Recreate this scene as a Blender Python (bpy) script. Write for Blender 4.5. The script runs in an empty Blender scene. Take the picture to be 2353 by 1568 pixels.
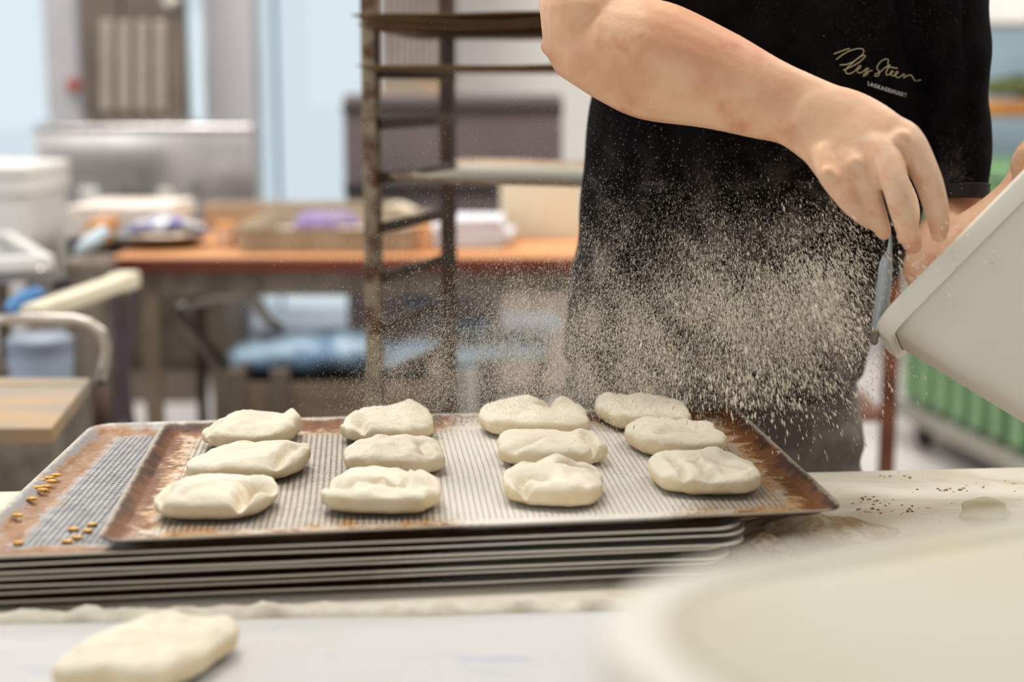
import bpy, bmesh, math, random
import numpy as np
from mathutils import Vector, Matrix, Euler, noise
from mathutils.bvhtree import BVHTree

sc = bpy.context.scene
COL = sc.collection
# ------------------------------------------------------------------ camera
FPX, PITCH, CAMZ = 3450.0, 0.165, 1.30
cd = bpy.data.cameras.new('camera')
cam = bpy.data.objects.new('camera', cd); COL.objects.link(cam)
cam.location = (0, 0, CAMZ); cam.rotation_euler = (math.pi/2-PITCH, 0, 0)
cd.sensor_width = 36; cd.lens = FPX/2353*36
cd.clip_start = .02; cd.clip_end = 60
cd.dof.use_dof = True; cd.dof.focus_distance = 1.42; cd.dof.aperture_fstop = 2.7
sc.camera = cam
# ------------------------------------------------------------------ world, lights, exposure
sc.view_settings.view_transform = 'Standard'; sc.view_settings.look = 'None'
sc.view_settings.exposure = 0.0; sc.view_settings.gamma = 1; sc.view_settings.use_curve_mapping = False
w = bpy.data.worlds.new('daylight'); sc.world = w; w.use_nodes = True
bg = w.node_tree.nodes['Background']; bg.inputs[0].default_value = (.72, .80, .845, 1); bg.inputs[1].default_value = 1.0
sc.cycles.use_denoising = True
sc.cycles.use_adaptive_sampling = True; sc.cycles.adaptive_threshold = .02
sc.cycles.max_bounces = 6; sc.cycles.diffuse_bounces = 3; sc.cycles.glossy_bounces = 3
sc.cycles.transmission_bounces = 4; sc.cycles.transparent_max_bounces = 10
sc.cycles.caustics_reflective = False; sc.cycles.caustics_refractive = False
sc.cycles.sample_clamp_indirect = 4

def lamp(name, loc, rot, sx, sy, power, col):
    d = bpy.data.lights.new(name, 'AREA'); d.shape = 'RECTANGLE'; d.size = sx; d.size_y = sy
    d.energy = power; d.color = col
    o = bpy.data.objects.new(name, d); COL.objects.link(o); o.location = loc; o.rotation_euler = rot
    return o
WARM = (1, .97, .93); COOL = (.86, .95, 1)
# added area lights, unseen: ceiling fixtures, and window stand-ins behind the camera and left
for lx, ly in ((-.5, 1.75), (1.3, 1.75), (-.6, 3.2), (1.5, 3.2), (-1.5, 4.9), (1.5, 4.9)):
    lamp('ceiling_light_glow', (lx, ly, 3.13), (0, 0, 0), 1.2, .35, (23 if ly < 2 else 14 if ly < 4 else 66), WARM)  # added lamps, brightening the room from an unseen ceiling
lamp('daylight_behind_camera', (-.4, -2.9, 1.9), (math.radians(90), 0, 0), 4.2, 1.9, 36, (1, .98, .95))  # added fill from behind the camera, standing in for an unseen window
lamp('daylight_glazed_door', (-3.57, -2.9, 1.15), (math.radians(90), 0, 0), .5, 2.1, 16, (1, .99, .96))  # added to put a bright reflection on the steel backsplash
lamp('daylight_left', (-3.9, 2.2, 1.9), (0, math.radians(-90), 0), 1.8, 3.4, 50, COOL)  # added cool fill from the left, standing in for an unseen window

# ------------------------------------------------------------------ helpers
def ray(px, py):
    dx = (px-1176.5)/FPX; dz = (784-py)/FPX
    c, s = math.cos(PITCH), math.sin(PITCH)
    return Vector((dx, c+dz*s, -s+dz*c))
def P(px, py, Y):
    r = ray(px, py); t = Y/r.y
    return Vector((r.x*t, Y, CAMZ+r.z*t))
def PZ(px, py, Z):
    r = ray(px, py); t = (Z-CAMZ)/r.z
    return Vector((r.x*t, r.y*t, Z))

def tag(o, label=None, cat=None, group=None, kind=None):
    if label: o['label'] = label
    if cat: o['category'] = cat
    if group: o['group'] = group
    if kind: o['kind'] = kind
    return o
def empty(name, loc, label=None, cat=None, group=None, rz=0):
    o = bpy.data.objects.new(name, None); COL.objects.link(o); o.location = loc; o.rotation_euler.z = rz
    o.empty_display_size = .05
    bpy.context.view_layer.update()
    return tag(o, label, cat, group)
def adopt(o, parent):
    if parent is not None:
        o.parent = parent; o.matrix_parent_inverse = parent.matrix_world.inverted()
    return o

class MB:
    def __init__(s): s.v = []; s.f = []; s.M = Matrix.Identity(4)
    def add(s, vs, fs):
        n = len(s.v); s.v += [tuple(s.M @ Vector(v)) for v in vs]; s.f += [tuple(i+n for i in f) for f in fs]; return s
    def box(s, c, d, rot=None, bev=0):
        bm = bmesh.new(); bmesh.ops.create_cube(bm, size=1)
        for v in bm.verts: v.co = Vector((v.co.x*d[0], v.co.y*d[1], v.co.z*d[2]))
        if bev > 0: bmesh.ops.bevel(bm, geom=bm.edges[:]+bm.verts[:], offset=min(bev, min(d)*.45), segments=3, profile=.5, affect='EDGES')
        R = rot.to_matrix() if isinstance(rot, Euler) else (rot or Matrix.Identity(3))
        bm.verts.index_update()
        s.add([R @ v.co+Vector(c) for v in bm.verts], [[v.index for v in f.verts] for f in bm.faces]); bm.free(); return s
    def bar(s, a, b, wx, wz, bev=.002):
        a = Vector(a); b = Vector(b); d = b-a
        q = d.to_track_quat('Z', 'Y').to_matrix()
        return s.box((a+b)/2, (wx, wz, d.length), q, bev)
    def tube(s, pts, r, n=14, b=None, nrm=None, cap=True):
        """tapered tube along pts; r and b are radii along and across the normal"""
        pts = [Vector(p) for p in pts]; k = len(pts)
        r = r if hasattr(r, '__len__') else [r]*k
        b = b if b is not None else r
        b = b if hasattr(b, '__len__') else [b]*k
        vs = []; up = nrm
        for i in range(k):
            t = (pts[min(i+1, k-1)]-pts[max(i-1, 0)]).normalized()
            if nrm is None:
                if up is None: up = Vector((0, 0, 1)) if abs(t.z) < .9 else Vector((1, 0, 0))
                q = up-t*up.dot(t); up = q.normalized()
                N = up
            else: N = (Vector(nrm)-t*Vector(nrm).dot(t)).normalized()
            A = t.cross(N).normalized()
            for j in range(n):
                a = 2*math.pi*j/n
                vs.append(pts[i]+A*(r[i]*math.cos(a))+N*(b[i]*math.sin(a)))
        fs = [(i*n+j, i*n+(j+1) % n, (i+1)*n+(j+1) % n, (i+1)*n+j) for i in range(k-1) for j in range(n)]
        if cap: fs += [tuple(reversed(range(n))), tuple(range((k-1)*n, k*n))]
        return s.add(vs, fs)
    def limb(s, pts, r, b=None, nrm=(0, -1, .16), n=20, sub=6, flat=False):
        """smooth tapered limb with rounded ends"""
        pts = [Vector(p) for p in pts]; k = len(pts); b = b or r
        Pp, R, B = [], [], []
        def cr(a, p, q, z, t):
            return .5*((2*p)+(q-a)*t+(2*a-5*p+4*q-z)*t*t+(-a+3*p-3*q+z)*t*t*t)
        for i in range(k-1):
            for j in range(sub):
                t = j/sub
                Pp.append(cr(pts[max(i-1, 0)], pts[i], pts[i+1], pts[min(i+2, k-1)], t))
                R.append(cr(r[max(i-1, 0)], r[i], r[i+1], r[min(i+2, k-1)], t))
                B.append(cr(b[max(i-1, 0)], b[i], b[i+1], b[min(i+2, k-1)], t))
        Pp.append(pts[-1]); R.append(r[-1]); B.append(b[-1])
        t0 = (Pp[1]-Pp[0]).normalized(); t1 = (Pp[-1]-Pp[-2]).normalized()
        m0 = min(R[0], B[0]); m1 = min(R[-1], B[-1])
        pre = [(Pp[0]-t0*m0*math.sin(a), R[0]*math.cos(a), B[0]*math.cos(a)) for a in (1.45, 1.1, .75, .4)]
        post = [(Pp[-1]+t1*m1*math.sin(a), R[-1]*math.cos(a), B[-1]*math.cos(a)) for a in (.4, .75, 1.1, 1.45)]
        Pp = [x[0] for x in pre]+Pp+[x[0] for x in post]
        if flat: pre = []; post = [];
        if flat: return s.tube(Pp[4:-4], R, n, B, nrm)
        R = [x[1] for x in pre]+R+[x[1] for x in post]; B = [x[2] for x in pre]+B+[x[2] for x in post]
        return s.tube(Pp, R, n, B, nrm)
    def lathe(s, prof, c=(0, 0, 0), n=28):
        vs = [(c[0]+r*math.cos(2*math.pi*j/n), c[1]+r*math.sin(2*math.pi*j/n), c[2]+z) for r, z in prof for j in range(n)]
        k = len(prof)
        fs = [(i*n+j, i*n+(j+1) % n, (i+1)*n+(j+1) % n, (i+1)*n+j) for i in range(k-1) for j in range(n)]
        fs += [tuple(reversed(range(n))), tuple(range((k-1)*n, k*n))]
        return s.add(vs, fs)
    def build(s, name, mat, parent=None, smooth=False, auto=None):
        me = bpy.data.meshes.new(name); me.from_pydata(s.v, [], s.f); me.validate()
        if mat: me.materials.append(mat)
        o = bpy.data.objects.new(name, me); COL.objects.link(o)
        bm = bmesh.new(); bm.from_mesh(me); bmesh.ops.recalc_face_normals(bm, faces=bm.faces); bm.to_mesh(me); bm.free()
        if smooth:
            me.polygons.foreach_set('use_smooth', [True]*len(me.polygons))
            if auto: me.set_sharp_from_angle(angle=math.radians(auto))
        return adopt(o, parent)

def remeshed(mb, name, mat, parent, voxel, smooth=4, displace=None):
    """join closed pieces into ONE continuous surface"""
    o = mb.build(name+'_source', None)
    m = o.modifiers.new('r', 'REMESH'); m.mode = 'VOXEL'; m.voxel_size = voxel; m.use_smooth_shade = True
    m2 = o.modifiers.new('s', 'SMOOTH'); m2.factor = .5; m2.iterations = smooth
    dg = bpy.context.evaluated_depsgraph_get()
    me = bpy.data.meshes.new_from_object(o.evaluated_get(dg))
    old = o.data; bpy.data.objects.remove(o); bpy.data.meshes.remove(old)
    me.name = name
    if displace:
        n = len(me.vertices); nr = [v.normal.copy() for v in me.vertices]
        for v, q in zip(me.vertices, nr): v.co += q*displace(v.co, q)
    me.materials.clear(); me.materials.append(mat)
    me.polygons.foreach_set('use_smooth', [True]*len(me.polygons)); me.update()
    r = bpy.data.objects.new(name, me); COL.objects.link(r)
    return adopt(r, parent)

# ------------------------------------------------------------------ materials
class NT:
    def __init__(s, name):
        s.m = bpy.data.materials.new(name); s.m.use_nodes = True; s.t = s.m.node_tree
        s.b = s.t.nodes['Principled BSDF']; s.out = s.t.nodes['Material Output']
    def n(s, typ, **kw):
        nd = s.t.nodes.new(typ)
        for k, v in kw.items():
            if k.startswith('i_'): s.set(nd.inputs[k[2:].replace('_', ' ')], v)
            else: setattr(nd, k, v)
        return nd
    def set(s, inp, v):
        if hasattr(v, 'is_output') or isinstance(v, bpy.types.NodeSocket): s.t.links.new(v, inp)
        else: inp.default_value = v
    def math(s, op, a, b=None, c=None, clamp=False):
        nd = s.t.nodes.new('ShaderNodeMath'); nd.operation = op; nd.use_clamp = clamp
        s.set(nd.inputs[0], a)
        if b is not None: s.set(nd.inputs[1], b)
        if c is not None: s.set(nd.inputs[2], c)
        return nd.outputs[0]
    def ramp(s, v, a, b, lo=0., hi=1.):
        nd = s.t.nodes.new('ShaderNodeMapRange'); nd.interpolation_type = 'SMOOTHSTEP'
        s.set(nd.inputs['Value'], v); nd.inputs['From Min'].default_value = a; nd.inputs['From Max'].default_value = b
        nd.inputs['To Min'].default_value = lo; nd.inputs['To Max'].default_value = hi
        return nd.outputs[0]
    def mix(s, f, a, b):
        nd = s.t.nodes.new('ShaderNodeMix'); nd.data_type = 'RGBA'
        s.set(nd.inputs[0], f)
        for k, v in ((6, a), (7, b)):
            s.set(nd.inputs[k], v if not isinstance(v, tuple) else (v+(1,) if len(v) == 3 else v))
        return nd.outputs[2]
    def noise(s, vec, scale, detail=4, rough=.55, dist=0):
        nd = s.t.nodes.new('ShaderNodeTexNoise'); nd.inputs['Scale'].default_value = scale
        nd.inputs['Detail'].default_value = detail; nd.inputs['Roughness'].default_value = rough; nd.inputs['Distortion'].default_value = dist
        if vec is not None: s.t.links.new(vec, nd.inputs['Vector'])
        return nd.outputs['Fac']
    def obj(s): return s.t.nodes.new('ShaderNodeTexCoord').outputs['Object']
    def scale(s, vec, k):
        nd = s.t.nodes.new('ShaderNodeVectorMath'); nd.operation = 'MULTIPLY'; s.t.links.new(vec, nd.inputs[0]); nd.inputs[1].default_value = k
        return nd.outputs[0]
    def xyz(s, vec):
        nd = s.t.nodes.new('ShaderNodeSeparateXYZ'); s.t.links.new(vec, nd.inputs[0]); return nd.outputs
    def bump(s, h, dist, strength=1):
        nd = s.t.nodes.new('ShaderNodeBump'); nd.inputs['Distance'].default_value = dist; nd.inputs['Strength'].default_value = strength
        s.t.links.new(h, nd.inputs['Height']); s.t.links.new(nd.outputs[0], s.b.inputs['Normal'])
    def done(s, col=None, rough=.5, metal=0., spec=.5):
        if col is not None: s.set(s.b.inputs['Base Color'], col if not isinstance(col, tuple) else col[:3]+(1,))
        s.set(s.b.inputs['Roughness'], rough); s.set(s.b.inputs['Metallic'], metal)
        s.b.inputs['Specular IOR Level'].default_value = spec
        return s.m
def lin(r, g, b):
    f = lambda c: (c/255/12.92) if c <= 10 else ((c/255+.055)/1.055)**2.4
    return (f(r), f(g), f(b))
def pm(name, col, col2=None, scale=8, rough=.5, metal=0., lo=.4, hi=.65, bump=0, stretch=(1, 1, 1), spec=.5):
    t = NT(name); v = t.scale(t.obj(), stretch); nz = t.noise(v, scale)
    c = t.mix(t.ramp(nz, lo, hi), col, col2 or tuple(x*.88 for x in col))
    if bump: t.bump(nz, bump)
    return t.done(c, rough, metal, spec)

M = {}
M['white_wall'] = pm('white_wall', lin(214, 211, 208), lin(209, 206, 203), 1.5, .8)
M['floor'] = pm('pale_floor', lin(226, 220, 218), lin(208, 202, 200), 2, .35, bump=.001)
M['ceiling'] = pm('ceiling_paint', lin(225, 223, 218), None, 2, .9)
M['white_plastic'] = pm('white_plastic', lin(218, 216, 212), lin(210, 206, 200), 6, .38)
M['steel'] = pm('brushed_steel', lin(206, 202, 202), lin(176, 172, 172), 3, .16, .9, bump=.0012, stretch=(1, 1, 1))
M['steel_dull'] = pm('dull_steel', lin(140, 128, 114), lin(112, 101, 90), 14, .5, .5)
M['leg_metal'] = pm('table_leg_metal', lin(158, 142, 122), lin(134, 118, 98), 8, .5, .3)
M['rack_metal'] = pm('aged_rack_metal', lin(140, 126, 104), lin(84, 52, 30), 26, .5, .45, .42, .62)
M['rack_dark'] = pm('darkened_rack_metal', lin(70, 48, 34), lin(38, 26, 18), 22, .5, .4)
M['brown_panel'] = pm('brown_metal_panel', lin(104, 92, 80), lin(84, 72, 62), 2, .45, .3)
M['louvre'] = pm('louvre_metal', lin(196, 184, 168), None, 5, .5, .3)
M['grey_panel'] = pm('grey_panel', lin(186, 183, 187), None, 2, .6)
M['dark_machine'] = pm('dark_grey_machine', lin(108, 98, 100), lin(98, 88, 90), 3, .5)
M['black'] = pm('black_rubber', lin(34, 28, 26), None, 5, .6)
M['wood_red'] = pm('oiled_red_wood', lin(104, 40, 14), lin(76, 27, 7), 5, .4, 0, bump=.0005, stretch=(.6, 5, 5))
M['wood_top'] = pm('orange_wood_top', lin(206, 150, 100), lin(188, 118, 62), 3, .5, stretch=(.5, 4, 4))
M['wood_tan'] = pm('tan_wood', lin(168, 136, 98), lin(142, 130, 112), 3, .6, stretch=(1, 3, 3))
M['crate_brown'] = pm('brown_crate', lin(112, 94, 76), lin(90, 72, 56), 4, .6, stretch=(.5, 1, 6))
M['cream'] = pm('cream_card', lin(216, 207, 182), None, 4, .7)
M['paper'] = pm('pale_paper', lin(222, 214, 206), lin(208, 190, 176), 5, .8)
M['orange'] = pm('orange_card', lin(206, 140, 62), None, 5, .7)
M['blue_cloth'] = pm('violet_blue_cloth', lin(112, 110, 164), lin(206, 204, 206), 26, .85, lo=.45, hi=.55)
M['purple_cloth'] = pm('purple_cloth', lin(142, 124, 168), lin(160, 146, 160), 5, .85)
M['blue_bag'] = pm('pale_blue_plastic', lin(176, 204, 224), lin(120, 152, 186), 7, .25, bump=.004)
M['blue_grey'] = pm('blue_grey_plastic', lin(142, 152, 168), lin(118, 126, 142), 2, .5)
M['green'] = pm('green_plastic', lin(122, 160, 116), lin(110, 146, 104), 5, .4)
M['green_dark'] = pm('green_fabric', lin(98, 112, 60), lin(70, 80, 42), 9, .8)
M['dolly_grey'] = pm('grey_dolly_plastic', lin(150, 148, 136), None, 5, .6)
M['rust_post'] = pm('rusty_red_post', lin(116, 66, 40), lin(92, 50, 30), 16, .6, .2)
M['red'] = pm('red_plastic', lin(180, 78, 66), None, 5, .4)
M['frame_blue'] = pm('window_frame_paint', lin(206, 226, 238), None, 3, .5)
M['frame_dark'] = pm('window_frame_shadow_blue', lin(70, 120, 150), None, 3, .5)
M['aluminium'] = pm('aluminium_tube', lin(196, 188, 178), None, 6, .3, .8)

def glass_mat():
    t = NT('window_glass'); tr = t.n('ShaderNodeBsdfTransparent'); tr.inputs[0].default_value = (.97, .99, 1, 1)
    gl = t.n('ShaderNodeBsdfGlossy'); gl.inputs['Roughness'].default_value = .03
    mx = t.n('ShaderNodeMixShader'); mx.inputs[0].default_value = .02
    t.t.links.new(tr.outputs[0], mx.inputs[1]); t.t.links.new(gl.outputs[0], mx.inputs[2]); t.t.links.new(mx.outputs[0], t.out.inputs[0])
    return t.m
M['glass'] = glass_mat()
def lamp_mat():
    t = NT('lit_diffuser'); e = t.n('ShaderNodeEmission'); e.inputs[0].default_value = (1, .95, .86, 1); e.inputs[1].default_value = 5
    t.t.links.new(e.outputs[0], t.out.inputs[0]); return t.m
M['lit'] = lamp_mat()

# ------------------------------------------------------------------ setting
def struct(o, cat=None, label=None): o['kind'] = 'structure'; return o
def boxpx(mb, x0, x1, y0, y1, Y, depth, bev=.004, my=None):
    a = P(x0, y0, Y); b = P(x1, y1, Y); ym = P((x0+x1)/2, (y0+y1)/2, Y)
    # upright box whose front face spans the corner points
    mb.box(((a.x+b.x)/2, Y+depth/2, (a.z+b.z)/2), (abs(b.x-a.x), depth, abs(a.z-b.z)), None, bev); return mb
WB = 7.4   # back wall
XL, XR, YF, HC = -4.0, 3.6, -3.0, 3.2
struct(MB().box(((XL+XR)/2, (WB+YF)/2, -.05), (XR-XL+.4, WB-YF+.4, .1)).build('floor', M['floor']))
struct(MB().box(((XL+XR)/2, (WB+YF)/2, HC+.05), (XR-XL+.4, WB-YF+.4, .1)).build('ceiling', M['ceiling']))
# back wall with window openings (x0, x1, z0, z1)
def xw(px, Y=WB): return (px-1176.5)/FPX*Y*math.cos(PITCH)   # near the horizon row
wins = [(-3.6, P(112, 200, WB).x, .25, 2.7), (P(424, 200, WB).x, P(474, 200, WB).x, 1.0, 2.7),
        (P(590, 200, WB).x, P(938, 200, WB).x, .22, 2.7)]
def wall_with_openings(name, lo, hi, wins, Y, th=.15):
    mb = MB(); xs = lo
    for a, b, z0, z1 in wins:
        mb.box(((xs+a)/2, Y+th/2, HC/2), (a-xs, th, HC)); 
        mb.box(((a+b)/2, Y+th/2, z0/2), (b-a, th, z0)); mb.box(((a+b)/2, Y+th/2, (z1+HC)/2), (b-a, th, HC-z1)); xs = b
    mb.box(((xs+hi)/2, Y+th/2, HC/2), (hi-xs, th, HC))
    return struct(mb.build(name, M['white_wall']))
wall_with_openings('wall_back', XL, XR, wins, WB)
struct(MB().box((XL-.05, (WB+YF)/2, HC/2), (.1, WB-YF, HC)).build('wall_left', M['white_wall']))
struct(MB().box((XR+.05, (WB+YF)/2, HC/2), (.1, WB-YF, HC)).build('wall_right', M['white_wall']))
struct(MB().box(((XL+XR)/2, YF-.05, HC/2), (XR-XL, .1, HC)).build('wall_front', M['white_wall']))
for i, (a, b, z0, z1) in enumerate(wins):
    wn = empty('window_%d' % (i+1), ((a+b)/2, WB+.05, z0)); struct(wn)
    fr = MB(); t = .014
    fr.box((a+t/2, WB+.05, (z0+z1)/2), (t, .08, z1-z0)); fr.box((b-t/2, WB+.05, (z0+z1)/2), (t, .08, z1-z0))
    fr.box(((a+b)/2, WB+.05, z0+t/2), (b-a, .08, t)); fr.box(((a+b)/2, WB+.05, z1-t/2), (b-a, .08, t))
    fr.build('window_frame', M['frame_blue'], wn)
    if i == 2:
        xm = P(632, 230, WB).x
        MB().box((xm, WB+.04, (z0+z1)/2), (.018, .03, z1-z0)).build('mullion', M['frame_dark'], wn)
    MB().box(((a+b)/2, WB+.08, (z0+z1)/2), (b-a-.03, .008, z1-z0-.03)).build('pane', M['glass'], wn)
struct(MB().box(((XL+XR)/2, WB-.01, .06), (XR-XL, .02, .12)).build('baseboard_back', M['grey_panel']))
# unseen ceiling fixtures, added to carry the area lights
for n_, (lx, ly) in enumerate(((-.5, 1.75), (1.3, 1.75), (-.6, 3.2), (1.5, 3.2), (-1.5, 4.9), (1.5, 4.9))):
    e = empty('ceiling_light', (lx, ly, HC), 'long white ceiling light above the bakery floor', 'light', 'ceiling lights')
    MB().box((lx, ly, HC-.02), (1.26, .41, .04), None, .01).build('housing', M['white_plastic'], e)
    MB().box((lx, ly, HC-.045), (1.2, .35, .01)).build('diffuser', M['lit'], e)
#SECTION2
# unseen window slabs added behind the fill lights, camera side and left wall
for nm, c, d in (('window_4', (-.4, YF+.02, 1.9), (4.3, .04, 2.0)), ('window_6', (-3.57, YF+.02, 1.15), (.6, .04, 2.2)), ('window_5', (XL+.02, 2.2, 1.9), (.04, 3.5, 1.9))):
    wn = empty(nm, c); struct(wn)
    MB().box(c, d, None, .005).build('window_frame', M['frame_blue'], wn)

# ------------------------------------------------------------------ background equipment
def one(name, mb, mat, label, cat, group=None, parts=(), smooth=False, auto=35):
    o = mb.build(name, mat, None, smooth, auto); tag(o, label, cat, group)
    for pn, pmb, pmat in parts: pmb.build(pn, pmat, o, smooth, auto)
    return o
# wall column between the left window and the brown cabinet
a = P(116, 150, 6.9); b = P(190, 150, 6.9)
struct(MB().box(((a.x+b.x)/2, 7.0, HC/2), (b.x-a.x, .35, HC), None, .01).build('trim_1', M['grey_panel']))
o = MB().lathe([(.028, 0), (.04, .01), (.04, .06), (.02, .07)]); 
mb = MB(); c = P(168, 195, 6.78); mb.M = Matrix.Translation(c) @ Matrix.Rotation(math.pi/2, 4, 'X'); mb.lathe([(.02, -.045), (.03, -.04), (.03, .0), (.014, .012)])
st = MB(); st.M = mb.M.copy(); st.lathe([(.012, .012), (.02, .02), (.02, .032), (.01, .036)])
one('stop_button', mb, M['red'], 'red emergency stop button on the pale column', 'button', parts=[('button_head', st, M['red'])])
# tall brown cabinet with louvres
Yc = 6.2; a = P(185, 130, Yc); b = P(420, 130, Yc)
cab = empty('control_cabinet', ((a.x+b.x)/2, Yc+.2, 0), 'tall brown metal cabinet with four columns of vent slots', 'cabinet')
MB().box(((a.x+b.x)/2, Yc+.06, 1.1), (b.x-a.x, .09, 2.2), None, .008).build('body', M['brown_panel'], cab)
for k in range(4):
    lx0, lx1 = 232+k*41, 256+k*41
    lv = MB()
    for r in range(27):
        y = 52+r*7.6
        c0 = P(lx0, y, Yc); c1 = P(lx1, y, Yc)
        lv.box(((c0.x+c1.x)/2, Yc+.006, c0.z), (c1.x-c0.x, .022, .008), Euler((.5, 0, 0)))
    lv.build('vent_slots', M['louvre'], cab)
dr = MB(); c = P(275, 20, Yc); dr.box((c.x, Yc+.012, c.z+.1), (.012, .01, .33)); dr.build('door_gap', M['black'], cab)
c = P(392, 2, Yc); k_ = MB(); k_.M = Matrix.Translation(c) @ Matrix.Rotation(math.pi/2, 4, 'X'); k_.lathe([(.03, -.02), (.034, 0), (.034, .02), (.02, .03)]); k_.build('dial', M['aluminium'], cab)
# grey board beside the window
a = P(474, 150, 6.6); b = P(586, 282, 6.6)
one('grey_screen', MB().box(((a.x+b.x)/2, 6.62, (b.z+2.3)/2), (b.x-a.x, .05, 2.3-b.z), None, .006), M['grey_panel'],
    'plain grey upright screen between the brown cabinet and the window', 'screen',
    parts=[('post', MB().box((b.x-.01, 6.62, 1.1), (.02, .04, 2.2), None, .005), M['grey_panel']), ('post', MB().box((a.x+.01, 6.62, 1.1), (.02, .04, 2.2), None, .005), M['grey_panel'])])
# stainless sink unit with high backsplash
Yb = 5.2; a = P(76, 300, Yb); b = P(588, 478, Yb); cx = (a.x+b.x)/2; wd = b.x-a.x
sk = empty('steel_counter', (cx, 5.0, 0), 'stainless steel counter with a tall shiny backsplash', 'counter')
MB().box((cx, Yb+.02, (a.z+b.z)/2), (wd, .03, a.z-b.z), None, .004).build('backsplash', M['steel'], sk)
MB().box((cx, Yb+.07, a.z+.012), (wd, .16, .03), Euler((.12, 0, 0)), .006).build('top_ledge', M['steel'], sk)
MB().box((cx, Yb-.28, b.z-.02), (wd, .62, .04), None, .008).build('worktop', M['steel'], sk)
MB().box((cx, Yb-.26, (b.z+.44)/2-.04), (wd-.06, .56, b.z-.50), None, .006).build('cupboard', M['brown_panel'], sk)
for s_ in (-1, 1):
    MB().box((cx+s_*wd*.4, Yb-.3, .22), (.04, .04, .44)).build('leg', M['steel_dull'], sk)
    MB().box((cx+s_*wd*.24, Yb-.555, (b.z+.44)/2-.04), (wd*.44, .02, b.z-.56), None, .006).build('door', M['steel_dull'], sk)
for j, (px, py, r_) in enumerate(((380, 454, .026), (205, 455, .03))):  # the first is a blurred highlight built as a small round shape
    c = P(px, py, 4.95); q = MB(); q.lathe([(r_*.6, -r_*1.3), (r_, -r_), (r_, r_), (r_*.6, r_*1.2)], c)
    one('jar', q, M['white_plastic'], ['round white jar on the counter, nearest its middle', 'round white jar at the left of the counter'][j], 'jar', parts=[('lid', MB().lathe([(r_*.7, r_*1.2), (r_*.72, r_*1.6), (r_*.4, r_*1.65)], c), M['aluminium'])], smooth=True)
# tall white tub at the far left
def rbox_loft(mb, secs, r=.03, n=6):
    """stack of rounded rectangles (cx, cy, z, hx, hy)"""
    vs = []; m = 4*(n+1)
    for cx_, cy_, z, hx, hy in secs:
        rr = min(r, hx, hy)
        for q, (sx, sy) in enumerate(((1, 1), (-1, 1), (-1, -1), (1, -1))):
            for i in range(n+1):
                an = q*math.pi/2+i/n*math.pi/2
                vs.append((cx_+sx*(hx-rr)+rr*math.cos(an), cy_+sy*(hy-rr)+rr*math.sin(an), z))
    k = len(secs)
    fs = [(i*m+j, i*m+(j+1) % m, (i+1)*m+(j+1) % m, (i+1)*m+j) for i in range(k-1) for j in range(m)]
    fs += [tuple(reversed(range(m))), tuple(range((k-1)*m, k*m))]
    return mb.add(vs, fs)
a = P(-330, 372, 4.15); b = P(160, 372, 4.57); cx = (a.x+b.x)/2; hx = (b.x-a.x)/2; zt = P(80, 385, 4.15).z-.03
one('storage_tub', rbox_loft(MB(), [(cx, 4.36, 0, hx*.9, .17), (cx, 4.36, .02, hx*.93, .18), (cx, 4.36, zt-.05, hx*.98, .20), (cx, 4.36, zt-.045, hx*1.02, .21), (cx, 4.36, zt, hx*1.02, .21), (cx, 4.36, zt+.01, hx*.98, .20)]), M['white_plastic'],
    'tall whitish storage tub at the far left by the window', 'tub', smooth=True,
    parts=[('lid', rbox_loft(MB(), [(cx, 4.36, zt+.008, hx*1.03, .215), (cx, 4.36, zt+.03, hx*1.03, .215), (cx, 4.36, zt+.035, hx*.97, .20)]), M['white_plastic'])])
# small steel table at the left (its surface slopes away to the left)
Z1 = .93; q = [PZ(-120, 560, Z1), PZ(40, 545, Z1), PZ(132, 600, Z1), PZ(-60, 700, Z1)]
Ct = Vector((-1.016, 3.32, 0)); e1 = Vector((-.44, .9, 0)).normalized(); e2 = Vector((-e1.y, e1.x, 0)); ctr = Ct+e1*.32+e2*.36
st = empty('steel_side_table', ctr, 'low steel side table with raised pale rim at the far left', 'table')
Tm = Matrix.Translation(ctr) @ Matrix.Rotation(math.atan2(e1.y, e1.x), 4, 'Z')
def tmb(): q = MB(); q.M = Tm; return q
tmb().box((0, 0, .90), (.64, .72, .03), None, .006).build('table_top', M['steel'], st)
rm = tmb()
for x_, y_, dx, dy in ((0, -.345, .64, .03), (0, .345, .64, .03), (-.305, 0, .03, .66), (.305, 0, .03, .66)): rm.box((x_, y_, .913), (dx, dy, .055), None, .008)
rm.build('rim', M['white_plastic'], st)
for x_, y_ in ((-.28, -.32), (-.28, .32), (.28, -.32), (.28, .32)): tmb().box((x_, y_, .443), (.035, .035, .885), None, .004).build('leg', M['steel_dull'], st)
tmb().box((0, 0, .60), (.60, .68, .03), None, .006).build('shelf', M['steel_dull'], st)
cc = P(172, 560, 3.35)
mb = MB().box((cc.x-.01, 3.5, .46), (.1, .12, .92), None, .02)
one('bag_stand', mb, M['steel_dull'], 'narrow grey stand beside the steel table topped with a small light blue bag', 'stand',
    parts=[('bag', MB().limb([(cc.x-.03, 3.49, .935), (cc.x, 3.49, .955), (cc.x+.022, 3.5, .975)], [.015, .024, .018], [.012, .02, .014], nrm=(0, 0, 1)), pm('white_blue_bag', lin(214, 222, 228), lin(176, 200, 214), 20, .3))], smooth=True)
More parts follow.
